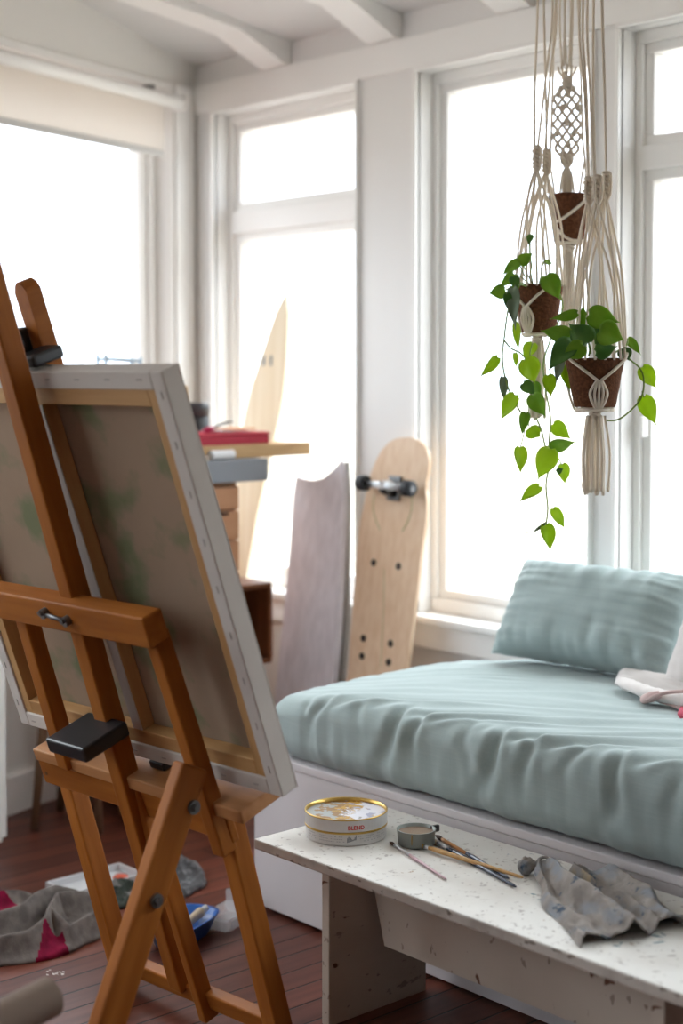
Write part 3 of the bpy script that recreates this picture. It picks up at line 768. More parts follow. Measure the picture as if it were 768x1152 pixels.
# black canvas rest on the left upright, black clamp at the top
def eb_box(name, s0, s1, h0, h1, o0, o1, m, bev=.006, parent=None):
    c = E((s0+s1)/2, (h0+h1)/2, (o0+o1)/2); a, b, d = (s1-s0)/2, (h1-h0)/2, (o1-o0)/2
    return link(name, bm_box(-a, a, -b, b, -d, d, bev), m, parent or es, frame(c, ex, eu, en))
s0, h0 = ES(50, 831, .10); s1, _ = ES(93, 845, .10)
eb_box('rest_block', s0, s1, h0-.033, h0, -.02, .10, M_black, .005)
eb_box('rest_block', -.30, -.25, .623, .641, -.11, -.060, M_black, .004)
# legs: viewer-face left edges measured on the plane off = -.05
def leg(name, pa, pb, wd, thk, off, ext=0, m=M_easel):
    a = ES(*pa, off); b = ES(*pb, off); A = E(a[0]+wd/2, a[1], off-thk/2); B = E(b[0]+wd/2, b[1], off-thk/2)
    d = B-A; B = A+d*((A.z-.012)/(A.z-B.z)) if ext else B
    return beam(name, A, B, wd, thk, en, m, es)
def easel_leg(name, pa, pb, wd, thk, o1, o2, h1):
    a = ES(*pa, o1); b_ = ES(*pb, o2); A = E(a[0]+wd/2, a[1], o1-thk/2); B = E(b_[0]+wd/2, b_[1], o2-thk/2)
    d = (B-A)/(b_[1]-a[1]); T_ = A+d*(h1-a[1]); D = B-T_; B2 = T_+D*((T_.z-.012)/(T_.z-B.z))
    return beam(name, T_, B2, wd, thk, en, M_easel, es)
easel_leg('leg', (72, 905), (120, 1082), .046, .045, -.055, .02, .59)
easel_leg('leg', (238, 915), (285, 1112), .046, .045, -.045, .01, .59)
easel_leg('centre_slide', (150, 905), (206, 1090), .026, .040, -.02, .0, .60)
r0 = ES(122, 1078, -.02); r1 = ES(300, 1153, -.02)
beam('foot_rail', E(r0[0], r0[1], -.03), E(r1[0], r1[1], -.03), .042, .030, en, M_easel, es)
# rear prop leg
def inpl(x, y, s): return onN(x, y, EO+ex*s, ex)
A = inpl(211, 872, -.02); B = inpl(122, 1148, -.02); d = (B-A); B = A+d*((A.z-.015)/(A.z-B.z))
beam('rear_leg', A-d.normalized()*.02, B, .036, .066, V((0, -1, 0)), M_easel, es, bev=.006)
for (x, y) in ((217, 908), (175, 1013)):
    P = inpl(x, y, -.001)
    bm = bm_tube([P, P+ex*.006], .014, 16); bm_tube([P+ex*.006, P+ex*.014], .0075, 8, bm=bm); link('bolt', bm, M_dsteel, es)
# upper canvas holder: rounded slide on the painting side with black clamp
sl0 = ES(38, 400, -.12)[0]; sl1 = sl0+.042
zf = -.120
poly = [(sl0, 1.30), (sl1, 1.30), (sl1, 1.672)] + [((sl0+sl1)/2+(sl1-sl0)/2*cos(t), 1.672+(sl1-sl0)/2*sin(t)) for t in [pi*i/10 for i in range(1, 10)]] + [(sl0, 1.672)]
link('top_slide', bm_prism(poly, zf-.036, zf, bev=.003), M_easel, es, frame(EO, ex, eu, en))
eb_box('clamp', sl0-.012, sl0+.012, 1.530, 1.602, -.118, -.064, M_black)
hq = ES(62, 392, -.07)
eb_box('clamp', sl1-.012, sl1+.050, 1.532, 1.558, zf-.012, -.058, M_black)
# ---------------------------------------------------------------- canvas
cs0, cs1, ch0, ch1 = -.785, .122, .642, 1.524
o_b, o_f = -.062, -.105
cv = thing('stretched_canvas', E(-.33, .642, -.08), 'large stretched canvas on the easel, its unpainted back towards us', 'painting canvas')
MC = frame(EO, ex, eu, en)
mg = .036
def cbox(name, a0, a1, b0, b1, d0, d1, m, bev=.0015, **k):
    bm = bm_box(a0, a1, b0, b1, d0, d1, bev); return link(name, bm, m, cv, MC, **k)
bm = bmesh.new()                                # white wrapped margin: front skin + sides + folded back border
bm_box(cs0, cs1, ch0, ch1, o_f-.001, o_f+.001, bm=bm)
for (a0, a1, b0, b1) in ((cs0, cs0+mg, ch0, ch1), (cs1-mg, cs1, ch0, ch1), (cs0+mg, cs1-mg, ch0, ch0+mg), (cs0+mg, cs1-mg, ch1-mg, ch1)):
    bm_box(a0, a1, b0, b1, o_f+.001, o_b, .003, bm=bm)
link('primed_wrap', bm, M_canvas, cv, MC)
link('linen_back', bm_box(cs0+mg, cs1-mg, ch0+mg, ch1-mg, o_f+.002, o_f+.004), M_rawcanvas, cv, MC)
sw = .026; so_ = o_b-.004
def sbar(a0, a1, b0, b1, ax):
    c = E((a0+a1)/2, (b0+b1)/2, (so_+o_f+.006)/2); da, db_, dd = (a1-a0)/2, (b1-b0)/2, (so_-o_f-.006)/2
    if ax == 's': M = frame(c, eu, en, ex); bm = bm_box(-db_, db_, -dd, dd, -da, da, .002)
    else: M = frame(c, ex, en*-1, eu); bm = bm_box(-da, da, -dd, dd, -db_, db_, .002)
    link('stretcher_bar', bm, M_stretch, cv, M)
sbar(cs0+mg, cs0+mg+sw, ch0+mg, ch1-mg, 'u'); sbar(cs1-mg-sw, cs1-mg, ch0+mg, ch1-mg, 'u')
sbar(cs0+mg+sw, cs1-mg-sw, ch0+mg, ch0+mg+.034, 's'); sbar(cs0+mg+sw, cs1-mg-sw, ch1-mg-.034, ch1-mg, 's')
cx_ = (ES(44, 463, o_b)[0]+ES(141, 811, o_b)[0])/2
c = E(cx_+.016, (ch0+ch1)/2, (so_+o_f+.006)/2)
link('centre_brace', bm_box(-.016, .016, -(so_-o_f-.006)/2, (so_-o_f-.006)/2, -(ch1-ch0)/2+mg+.034, (ch1-ch0)/2-mg-.034, .002), M_stretch, cv, frame(c, ex, en*-1, eu))
link('brace_strip', bm_box(cx_+.001, cx_+.031, ch0+mg+.036, ch1-mg-.036, so_+.0002, so_+.0022), mat('white_primed_brace', (.56, .52, .48), .8), cv, MC)
# staples along the folded margin
st = []
for i in range(9):
    st.append((cs1-mg*.45, ch0+.06+i*.097, 'u'))
    st.append((cs0+mg*.45, ch0+.06+i*.097, 'u'))
    st.append((cs0+.06+i*.097, ch1-mg*.45, 's')); st.append((cs0+.06+i*.097, ch0+mg*.45, 's'))
M_staple = mat('staple_steel', (.36, .33, .30), .5, .3)
for a, b, ax in st:
    da, db_ = (.0012, .0075) if ax == 'u' else (.0075, .0012)
    link('staple', bm_box(a-da, a+da, b-db_, b+db_, o_b-.0005, o_b+.0012), M_staple, cv, MC)

# ================================================================== CORNER: CABINET AND BENCH TOP
cb = thing('tool_cabinet', (-4.2, 2.95, 0), 'wooden drawer cabinet with a grey worktop in the far corner', 'cabinet')
gx = -3.97
box('body', -4.46, gx-.02, 2.79, 3.10, .02, 1.095, M_cab, cb)
de = 3.10
zz = [1.085, 1.005, .905, .80, .69, .52, .30]
for i in range(len(zz)-1):
    z1, z0 = zz[i]-.003, zz[i+1]+.003
    dr = box('drawer', gx-.02, gx, 2.80, 3.095, z0, z1, M_cab, cb, bev=.002)
    if i:
        ys_ = 2.985 if i != 1 else 2.93
        link('finger_slot', bm_box(gx-.004, gx+.0008, onX(232, 570, gx).y, onX(257, 570, gx).y, z1-.013, z1-.003), mat('slot_shadow_gap', (.02, .012, .01), .9), dr, Matrix.Identity(4))
gbox('worktop', -4.40, -3.95, 2.79, 3.205, 1.098, 1.172, mat('blue_grey_laminate', (.235, .25, .275), .45), cb, ax='y')
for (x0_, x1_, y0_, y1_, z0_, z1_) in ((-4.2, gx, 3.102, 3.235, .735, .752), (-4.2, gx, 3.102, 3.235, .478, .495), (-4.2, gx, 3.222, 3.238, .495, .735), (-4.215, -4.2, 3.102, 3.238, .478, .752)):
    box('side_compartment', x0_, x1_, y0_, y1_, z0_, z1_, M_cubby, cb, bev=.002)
pk = gbox('wooden_plank', -4.17, -4.0, 2.80, 3.435, 1.1735, 1.2185, M_pine, ax='y'); tag(pk, 'pale wooden plank lying on the grey worktop, jutting past its end', 'plank')
jc = onX(290, 735, -4.05)
bm = bm_lathe([(.001, -.03), (.035, -.03), (.04, .0), (.035, .03), (.001, .03)], 20)
o = link('rolled_cloth', bm, mat('greyish_cloth', (.42, .38, .36), .9), None, T4((-4.06, 3.165, .497+.041)) @ Matrix.Rotation(radians(90), 4, 'Y'), smooth=True); tag(o, 'small grey roll inside the open side compartment of the cabinet', 'cloth roll')

PT = 1.219
rb = thing('red_box', (-4.07, 2.95, PT), 'flat dark red cardboard box lying on the plank', 'box')
yA, yB = onX(217, 492, -4.01).y, onX(303, 492, -4.01).y
link('box_base', bm_box(-4.15, -4.01, yA, yB, PT, PT+.028, .002), M_red, rb)
link('box_lid', bm_box(-4.152, -4.008, yA-.002, yB+.002, PT+.029, PT+.040, .002), mat('brighter_red_card', (.50, .035, .06), .5), rb)
bt = PT+.0405
pp = thing('paper_stack', (-4.08, 3.03, bt), 'loose pink and orange sheets lying on the red box', 'paper')
for k, (c, dx, dy) in enumerate((((.70, .42, .40), 0, 0), ((.80, .62, .60), .012, -.03), ((.80, .38, .16), .004, .02))):
    link('sheet', bm_box(-.05, .05, -.065+k*.01, .065, k*.004, k*.004+.003), mat('paper_tint_%d' % k, c, .8), pp, T4((-4.085+dx, yB-.12+dy, bt+.0005)) @ Matrix.Rotation(.12*k, 4, 'Z'))
A = onX(240, 492, -4.06); A.z = bt+.014; B = onX(262, 480, -4.06); B.z = bt+.035
o = thing('hand_tool', (A+B)/2, 'small dark tool with a red handle resting on the red box', 'tool')
link('tool_shaft', bm_tube(spline([A, A*.5+B*.5+V((0, 0, .004)), B], 4), [.004]*8+[.0015], 8), M_black, o, smooth=True)
A2 = A-(B-A)*.45; link('tool_handle', bm_tube([A2, A2*.5+A*.5, A], [.009, .012, .006], 10), mat('crimson_plastic', (.42, .02, .08), .4), o, smooth=True)
# dark round speaker standing on worktop behind the box
bc = V((-4.27, 2.95, 1.173)); sp = onX(217, 470, -4.22)
bc = V((-4.22, sp.y, 1.173))
hh = onX(220, 453, -4.22).z-1.173
sk = thing('canister', bc, 'black and grey lidded canister standing behind the red box', 'canister')
link('canister_body', bm_lathe([(.052, 0), (.056, .004), (.056, hh-.05), (.052, hh-.045)], 36), M_black, sk, T4(bc), smooth=True)
link('canister_lid', bm_lathe([(.057, hh-.045), (.058, hh-.01), (.052, hh), (.001, hh)], 36), mat('smoked_grey_plastic', (.06, .06, .065), .3), sk, T4(bc), smooth=True)
# small wooden frame / box standing further left
p = onX(200, 455, -4.3); p.y -= .02; zt2 = onX(200, 438, -4.3).z
wb = thing('wooden_crate', (-4.3, p.y, 1.173), 'small upright orange-wood box edge beside the black canister', 'box')
box('side_board', -4.36, -4.24, p.y+.005, p.y+.02, 1.173, zt2, M_pine, wb)
box('side_board', -4.36, -4.24, p.y-.14, p.y-.125, 1.173, zt2, M_pine, wb)
box('bottom_board', -4.36, -4.24, p.y-.125, p.y+.005, 1.173, 1.19, M_pine, wb)
box('top_board', -4.36, -4.24, p.y-.14, p.y+.02, zt2, zt2+.012, M_pine, wb)
# bottle
p = onX(212, 490, -3.99)
bo = thing('paint_bottle', (-3.985, p.y, 1.173), 'small white plastic bottle with a light blue label at the worktop edge', 'bottle')
bh = onX(212, 478, -3.985).z-1.173
MB_ = T4((-3.985, p.y-.005, 1.173))
link('bottle_body', bm_lathe([(.017, 0), (.019, .003), (.019, bh*.7), (.010, bh*.85), (.010, bh*.9)], 24), mat('white_plastic', (.70, .74, .78), .35), bo, MB_, smooth=True)
link('label', bm_lathe([(.0194, bh*.15), (.0194, bh*.6)], 24, cap0=False, cap1=False), mat('sky_blue_label', (.20, .50, .66), .5), bo, MB_)
link('cap', bm_lathe([(.011, bh*.9), (.011, bh), (.001, bh)], 20), mat('white_plastic', (.70, .74, .78), .35), bo, MB_)
# white roll and crumpled cloth at the edge
p0 = onX(237, 506, -3.975); p1 = onX(262, 506, -3.975)
bm = bm_tube([V((-3.975, p0.y, 1.189)), V((-3.975, p1.y, 1.189))], .0155, 20)
o = link('paper_roll', bm, mat('white_paper', (.72, .72, .73), .8), smooth=False); tag(o, 'small white paper roll lying on the front edge of the grey worktop', 'paper roll')
bm = bmesh.new(); bmesh.ops.create_icosphere(bm, subdivisions=4, radius=1)
for v in bm.verts:
    k = 1+.3*noise.noise(v.co*2.5)+.15*noise.noise(v.co*7); v.co = V((v.co.x*.018*k, v.co.y*.033*k, max(-.5, v.co.z)*.012*k))
pm = onX(226, 511, -3.972)
o = link('crumpled_rag', bm, mat('beige_rag', (.45, .38, .31), .9, noise_col=(40, (1, 1, 1), (.22, .17, .13), 3, .5, .7)), None, T4((-3.972, pm.y, 1.1785)), smooth=True); tag(o, 'small crumpled beige rag beside the white paper roll', 'rag')
# pale blue wire rack seen over the canvas
Xr = -4.30
a = onX(118, 416, Xr); b = onX(158, 416, Xr); zt3 = onX(125, 404, Xr).z
rk = thing('wire_rack', (Xr, (a.y+b.y)/2, 1.173), 'pale blue metal rack just showing above the canvas by the left window', 'rack')
a = V((Xr, a.y, 0)); b = V((Xr, b.y, 0))
M_blue = mat('pale_blue_enamel', (.45, .58, .68), .35)
for dx in (0, -.05):
    pts = [a+V((dx, 0, 1.176)), a+V((dx, .004, zt3-.012)), a+V((dx, .014, zt3)), b+V((dx, -.012, zt3-.006)), b+V((dx, 0, zt3-.02)), b+V((dx, 0, 1.176))]
    link('wire_frame', bm_tube(spline(pts, 6), .006, 8), M_blue, rk, smooth=True)
link('rung', bm_tube([a+V((0, .005, zt3-.02)), a+V((-.05, .005, zt3-.02))], .004, 8), M_blue, rk)
link('rung', bm_tube([b+V((0, 0, zt3-.05)), b+V((-.05, 0, zt3-.05))], .004, 8), M_blue, rk)

# ================================================================== BOARDS AGAINST THE WALL
# pale surfboard standing in the corner window
P_t = onY(323, 327, 3.56); P_m = onY(272, 655, 3.43)
sxv = V((.93, .36, 0)).normalized()
up0 = (P_t-P_m); up0 = (up0-sxv*up0.dot(sxv)).normalized(); snv = sxv.cross(up0)     # board plane
if snv.dot(FW) > 0: snv = snv*-1
Lp = [(322, 332), (312, 352), (301, 385), (291, 415), (282, 445), (275, 480), (270, 520), (267, 560), (265, 600), (264, 650)]
Rp = [(324, 328), (325.5, 360), (324, 400), (319, 450), (311, 490), (302, 530), (292, 575), (285, 615), (279, 650)]
def SB(x, y): P = onN(x, y, P_t, snv); return ((P-P_t).dot(sxv), (P-P_t).dot(up0))
l2 = [SB(*p) for p in Lp]; r2_ = [SB(*p) for p in Rp]
zb_ = -(P_t.z-.006)/up0.z
l2 += [(l2[-1][0]-.0, (l2[-1][1]+zb_)/2), (l2[-1][0]+.02, zb_+.03), (l2[-1][0]+.05, zb_)]; r2_ += [(r2_[-1][0]-.015, (r2_[-1][1]+zb_)/2), (r2_[-1][0]-.04, zb_+.03), (r2_[-1][0]-.065, zb_)]
o2 = spline([V((a, b, 0)) for a, b in r2_], 4)+spline([V((a, b, 0)) for a, b in l2[::-1]], 4)
bm = bm_prism([(p.x, p.y) for p in o2], -.012, .012, bev=.006)
MS = frame(P_t, sxv, up0, sxv.cross(up0))
sf = link('surfboard', bm, wood('pale_balsa_y', (.88, .76, .58), (.80, .66, .46), 5, (12, .25, 3), .4, knots=(.5, .34, .18)), None, MS)
tag(sf, 'pale wooden surfboard with a pointed nose leaning on the corner window', 'surfboard')
for px_ in (298.5, 306.5):
    a, b_ = SB(px_, 406)
    for sd in (-1, 1): link('fin_plug', bm_box(a-.005, a+.005, b_-.018, b_+.018, sd*.012-.0015, sd*.012+.0015, .001), M_dsteel, sf, MS)
# whitewashed fish-tail board and the grey one behind it
def lean_board(name, pts, Yt, Yb, thick, m, label, cat, notch=None, xdir=V((1, 0, 0))):
    """pts: outline in photo measure on the leaning plane through (Yt at top, Yb at floor)"""
    zt_ = onY(pts[0][0], pts[0][1], Yt).z
    n = V((0, zt_, -(Yb-Yt))).normalized(); n = V((0, -(zt_), (Yb-Yt))).normalized()
    # plane through (y=Yb,z=0) and (y=Yt,z=zt_)
    upv = V((0, Yt-Yb, zt_)).normalized(); nn_ = V((1, 0, 0)).cross(upv)
    org = V((0, Yb, 0))
    loc = []
    for (x, y) in pts:
        P = onN(x, y, org, nn_); loc.append(((P-org).x, (P-org).dot(upv)))
    return loc, org, upv, nn_
pts = [(339, 536), (348, 541), (358, 542), (370, 539), (380, 530), (388, 519), (390.5, 532), (391, 560), (388.5, 640), (386, 700), (384, 770), (323, 775), (326, 700), (331, 620), (335, 560), (337, 540)]
loc, org, upv, nn_ = lean_board('b', pts[5:]+pts[:5], 3.47, 3.29, 0, None, '', '')
zmin = .004
loc2 = []
for (a, b) in loc: loc2.append((a, zmin if b < .62 and abs(b) < 2 and b < .6 else b))
bm = bm_prism(loc2, -.0, .022, bev=.003)
o = link('fishtail_board', bm, M_wash, None, frame(org, V((1, 0, 0)), upv, nn_)); tag(o, 'whitewashed wooden board with a notched fish-tail top leaning under the window', 'board')
pts = [(380, 545), (386, 524), (391, 519), (392.5, 560), (391, 700), (389, 775), (368, 775), (370, 600)]
loc, org, upv, nn_ = lean_board('b', pts, 3.478, 3.325, 0, None, '', '')
loc2 = [(a, .004 if b < .6 else b) for a, b in loc]
bm = bm_prism([(a+.012, b) for a, b in loc2], 0, .016, bev=.002)
o = link('narrow_board', bm, M_wash2, None, frame(org, V((1, 0, 0)), upv, nn_)); tag(o, 'narrow grey board leaning just behind the fish-tail board', 'board')

# longboard skateboard
Yt, Yb = 3.452, 3.27
z_t = onY(458, 493, Yt).z
upv = V((0, Yt-Yb, z_t)).normalized(); nn_ = V((1, 0, 0)).cross(upv); org = V((0, Yb, 0))     # nn_ points to the room
def SK(x, y, d=0): P = onN(x, y, org+nn_*d, nn_); return ((P-org).x, (P-org).dot(upv))
left = [(446, 494), (434, 502), (425, 517), (418, 534), (414, 552), (408, 580), (404, 605), (401, 640), (398, 680), (395, 715), (392, 757)]
right = [(462, 492), (472, 496), (480, 504), (483.5, 517), (482.5, 533), (479.5, 548), (481, 562), (480.5, 585), (476, 615), (471, 660), (464, 715), (459, 757)]
L_ = [SK(*p) for p in left]; R_ = [SK(*p) for p in right]
cxl = L_[-1][0]; cxr = R_[-1][0]; zb = L_[-1][1]
wb_ = (cxr-cxl)/2; mx_ = (cxr+cxl)/2-.03
tail = [(cxr-.012, .22), (cxr-.03, .12), (cxr-.06, .05), (mx_+.02, .012), (mx_-.02, .006), (mx_-.06, .03), (cxl-.0, .10), (cxl-.006, .22)]
out2d = R_ + tail + L_[::-1]
sm = spline([V((a, b, 0)) for a, b in out2d]+[V((*out2d[0], 0))], 3)[:-1]
bm = bm_prism([(p.x, p.y) for p in sm], -.006, .006, bev=.003)
MK = frame(org, V((1, 0, 0)), upv, nn_)
sk = thing('longboard', (org.x+(cxl+cxr)/2, Yb, 0), 'pale wooden longboard skateboard standing on end against the wall, one truck fitted', 'skateboard')
link('deck', bm, M_ply, sk, MK)
def skp(x, y, d=.0065): a, b = SK(x, y, d); return MK @ V((a, b, d))
for k, (x, y) in enumerate(((420, 633), (448, 637), (408.5, 718), (439, 724), (407, 738), (437, 745))):
    P = skp(x, y); link('bolt_hole', bm_tube([P, P+nn_*.0012], .0115, 14), M_black, sk)
# truck
tc_ = SK(440, 549, .05); Pc = MK @ V((tc_[0]-.0, tc_[1], 0))
dirx = (MK @ V((SK(463, 549, .05)[0], SK(463, 549, .05)[1], .05)))-(MK @ V((SK(409, 545, .05)[0], SK(409, 545, .05)[1], .05)))
c0 = MK @ V((*SK(409, 543.5, .055), .055)); c1 = MK @ V((*SK(458, 549.5, .055), .055)); ax1 = (c1-c0).normalized(); mid = (c0+c1)/2
tr_ = link('truck_baseplate', bm_box(-.028, .028, -.04, .04, 0, .012, .003), M_dsteel, sk, frame(mid-nn_*.048+upv*-.004, V((1, 0, 0)), upv, nn_))
bm = bm_tube([c0-ax1*.0, c1+ax1*.0], .0105, 14); link('axle', bm, M_steel, sk, smooth=True)
bm = bm_tube([mid-ax1*.055, mid-ax1*.02, mid, mid+ax1*.02, mid+ax1*.055], [.010, .014, .018, .014, .010], 14); link('hanger', bm, mat('cast_aluminium', (.78, .82, .86), .4, .5), sk, smooth=True)
bm = bm_tube([mid-nn_*.045-upv*.02, mid-nn_*.01-upv*.014, mid+nn_*.012-upv*.012], [.020, .017, .013], 14); link('bushing', bm, M_black, sk, smooth=True)
bm = bm_tube([mid-nn_*.02+upv*.012, mid+nn_*.018+upv*.005], [.012, .010], 12); link('kingpin_nut', bm, M_steel, sk, smooth=False)
for c, s in ((c0, -1), (c1, 1)):
    bm = bm_lathe([(.010, -.020), (.022, -.020), (.0265, -.014), (.0265, .014), (.022, .020), (.010, .020)], 32)
    z_ = ax1; x_ = upv; y_ = z_.cross(x_)
    wl = link('wheel', bm, M_rubber, sk, frame(c+ax1*s*.004, x_, y_, z_), smooth=True)
    bm = bm_lathe([(.0095, -.021), (.0095, .021)], 16); link('wheel_hub', bm, mat('grey_bearing', (.20, .20, .21), .4, .5), wl, frame(c+ax1*s*.004, x_, y_, z_))
M_green = mat('faded_green_line', (.36, .42, .20), .7)
for pts in (((421, 556), (419.5, 568), (421, 580), (427, 596)), ((463, 556), (463, 572), (459, 586), (452, 598)), ((432, 640), (431, 690), (428, 750))):
    link('green_line', bm_tube(spline([skp(x, y, .006) for x, y in pts], 6), .0016 if pts[0][1] < 600 else .001, 6), M_green, sk)

# ================================================================== LEFT SIDE, FLOOR
# white cabinet edge at the left
P = V((-4.173, 2.34, 0)); t_ = (P-CK).dot(LD); d_ = (P-CK).dot(LN)
wc = thing('white_cabinet', lw(t_+.35, d_/2, 0), 'white painted cabinet at the left edge below the window', 'cabinet')
link('cabinet_body', bm_box(t_, t_+.7, .02, d_-.018, .0, .82, .003), M_trim, wc, ML)
link('cabinet_door', bm_box(t_-.0, t_+.345, d_-.018, d_, .02, .80, .003), M_trim, wc, ML)
link('cabinet_door', bm_box(t_+.355, t_+.7, d_-.018, d_, .02, .80, .003), M_trim, wc, ML)
# wooden stool behind the canvas
st_ = thing('stool', (-4.24, 2.62, 0), 'round wooden stool with tapered legs, half hidden behind the canvas', 'stool')
M_stool = wood('stool_wood', (.26, .16, .10), (.19, .11, .06), 7, (5, 5, .5), .5)
f0 = onZ(43, 932, .002); SC = V((-4.20, 2.66, .60)); M0 = V((-4.23, 2.62, 0))
seat_c = V((f0.x+.02, f0.y+.14, .62))
link('seat', bm_lathe([(.10, 0), (.145, .006), (.15, .02), (.14, .032), (.001, .034)], 36), M_stool, st_, T4(seat_c), smooth=True)
for k in range(4):
    a = atan2(f0.y-seat_c.y, f0.x-seat_c.x)+k*pi/2
    bot = V((seat_c.x+cos(a)*.155, seat_c.y+sin(a)*.155, .001)); top = V((seat_c.x+cos(a)*.09, seat_c.y+sin(a)*.09, .622))
    link('leg', bm_tube([bot, bot*.3+top*.7, top], [.012, .018, .016], 14), M_stool, st_, smooth=True)

def heap(name, outline_px, hmax, m, nx=70, seed=0, z0=.0, pw=.5, fr=9, lines=None):
    """crumpled cloth heap filling a floor outline"""
    pts = [onZ(x, y, z0) for x, y in outline_px]
    c = sum(pts, V())/len(pts); ang = sorted([(atan2((p-c).y, (p-c).x), (p-c).length) for p in pts])
    def rad(t):
        for i in range(len(ang)):
            a0, r0 = ang[i-1]; a1, r1 = ang[i]
            if i == 0: a0 -= 2*pi
            if a0 <= t <= a1: f = (t-a0)/(a1-a0); return r0*(1-f)+r1*f
        a0, r0 = ang[-1]; a1, r1 = ang[0]; a1 += 2*pi; f = (t-a0)/(a1-a0); return r0*(1-f)+r1*f
    bm = bmesh.new(); nr, na = 80, 300; R = []
    cen = None
    for i in range(nr+1):
        row = []
        for j in range(na):
            t = -pi+2*pi*j/na; q = (i/nr); r = rad(t)*q
            x, y = c.x+r*cos(t), c.y+r*sin(t)
            e = (1-q**3)**pw
            wx = x+.05*noise.noise(V((x*5, y*5, seed))); wy = y+.05*noise.noise(V((x*5, y*5, seed+9)))
            n1 = 1-abs(noise.noise(V((wx*fr, wy*fr*1.3, seed+.5))))*2.4; n2 = 1-abs(noise.noise(V((wx*fr*2.3, wy*fr*2.0, seed+3.5))))*2.2
            h = hmax*e*(.36+.50*n1*abs(n1)+.16*n2)+.004
            if lines:
                g_ = 0
                for (pl_, wd_, am_) in lines:
                    dm = min(seg_d(wx, wy, pl_[q_], pl_[q_+1]) for q_ in range(len(pl_)-1))
                    g_ = max(g_, am_*exp(-(dm/wd_)**2))
                h = e*(hmax*.30+g_*.9)+.006*e*n2+.003
            if i == nr: h = .001
            row.append(bm.verts.new((x, y, z0+max(.001, h))))
        R.append(row)
    for i in range(nr):
        for j in range(na):
            k = (j+1) % na
            if i == 0: bm.faces.new((R[0][0] if False else R[0][j], R[1][j], R[1][k]))
            else: bm.faces.new((R[i][j], R[i+1][j], R[i+1][k], R[i][k]))
    bmesh.ops.remove_doubles(bm, verts=bm.verts, dist=1e-5)
    bm.faces.new([v for v in bm.verts if v.is_boundary][:0] or [R[nr][j] for j in range(na) if R[nr][j].is_valid])
    bmesh.ops.recalc_face_normals(bm, faces=bm.faces)
    return link(name, bm, m, smooth=True)
def seg_d(x, y, a, c):
    dx, dy = c.x-a.x, c.y-a.y; t = max(0, min(1, ((x-a.x)*dx+(y-a.y)*dy)/(dx*dx+dy*dy+1e-9)))
    return sqrt((x-a.x-t*dx)**2+(y-a.y-t*dy)**2)
def garment_mat():
    m = mat('grey_heather_knit', (.155, .135, .125), .95, spec=.1, noise_col=[(30, (1, 1, 1), (.24, .21, .19), 4, .4, .7), (12, (1, 1, 1), (.09, .075, .07), 3, .55, .75)], bump=(200, (1, 1, 1), .5, .002))
    return m
gj = heap('jumper', [(-40, 1028), (-10, 1022), (20, 1020), (60, 1026), (98, 1024), (122, 1030), (136, 1038), (120, 1052), (95, 1064), (60, 1079), (20, 1086), (-30, 1088), (-60, 1056)], .080, garment_mat(), seed=3.1, fr=6, lines=[([onZ(*p, .03) for p in l_], w_, a_) for l_, w_, a_ in (([(-30, 1055), (20, 1042), (62, 1022), (100, 1012)], .020, .075), ([(-20, 1075), (20, 1066), (52, 1052), (66, 1030), (100, 1020)], .018, .070), ([(-20, 1090), (40, 1080), (90, 1078), (118, 1058)], .022, .055), ([(60, 1045), (85, 1052), (108, 1040), (118, 1030)], .016, .06), ([(-20, 1020), (30, 1012), (70, 1008)], .02, .06), ([(75, 1062), (100, 1060)], .02, .05))])
tag(gj, 'grey heather jumper with magenta patches crumpled on the floor at left', 'clothing')
# magenta panels belong to the same garment: assign by place
M_mag = mat('magenta_knit', (.24, .012, .045), .95, spec=.1, noise_col=(40, (1, 1, 1), (.15, .008, .03), 3, .4, .7), bump=(200, (1, 1, 1), .5, .002))
gj.data.materials.append(M_mag)
m1 = [onZ(*p, .045) for p in ((36, 1071), (50, 1048), (70, 1046), (88, 1062), (86, 1074), (55, 1076))]
m2 = [onZ(*p, .06) for p in ((-40, 1005), (0, 1002), (48, 1010), (20, 1018), (10, 1028), (-40, 1030))]
def inside(p, poly):
    r = False
    for i in range(len(poly)):
        a, b = poly[i-1], poly[i]
        if (a.y > p.y) != (b.y > p.y) and p.x < (b.x-a.x)*(p.y-a.y)/(b.y-a.y)+a.x: r = not r
    return r
for p in gj.data.polygons:
    c = p.center
    if inside(c, m1) or inside(c, m2): p.material_index = 1
r2 = heap('cloth_rag', [(190, 985), (200, 972), (214, 978), (227, 990), (219, 1004), (205, 1012), (190, 1003)], .05, mat('dark_grey_rag', (.10, .10, .105), .9, noise_col=(30, (1, 1, 1), (.22, .22, .23), 3, .5, .6)), seed=5.3, fr=16)
tag(r2, 'small dark grey rag on the floor behind the easel legs', 'rag')
r3 = heap('sock', [(112, 1006), (126, 1000), (146, 1000), (156, 1008), (150, 1020), (132, 1024), (116, 1016)], .045, mat('black_green_cloth', (.045, .055, .045), .9, noise_col=(18, (1, 1, 1), (.20, .19, .18), 3, .55, .6)), seed=8.3, fr=14)
tag(r3, 'dark crumpled cloth lying against the white tray on the floor', 'cloth')
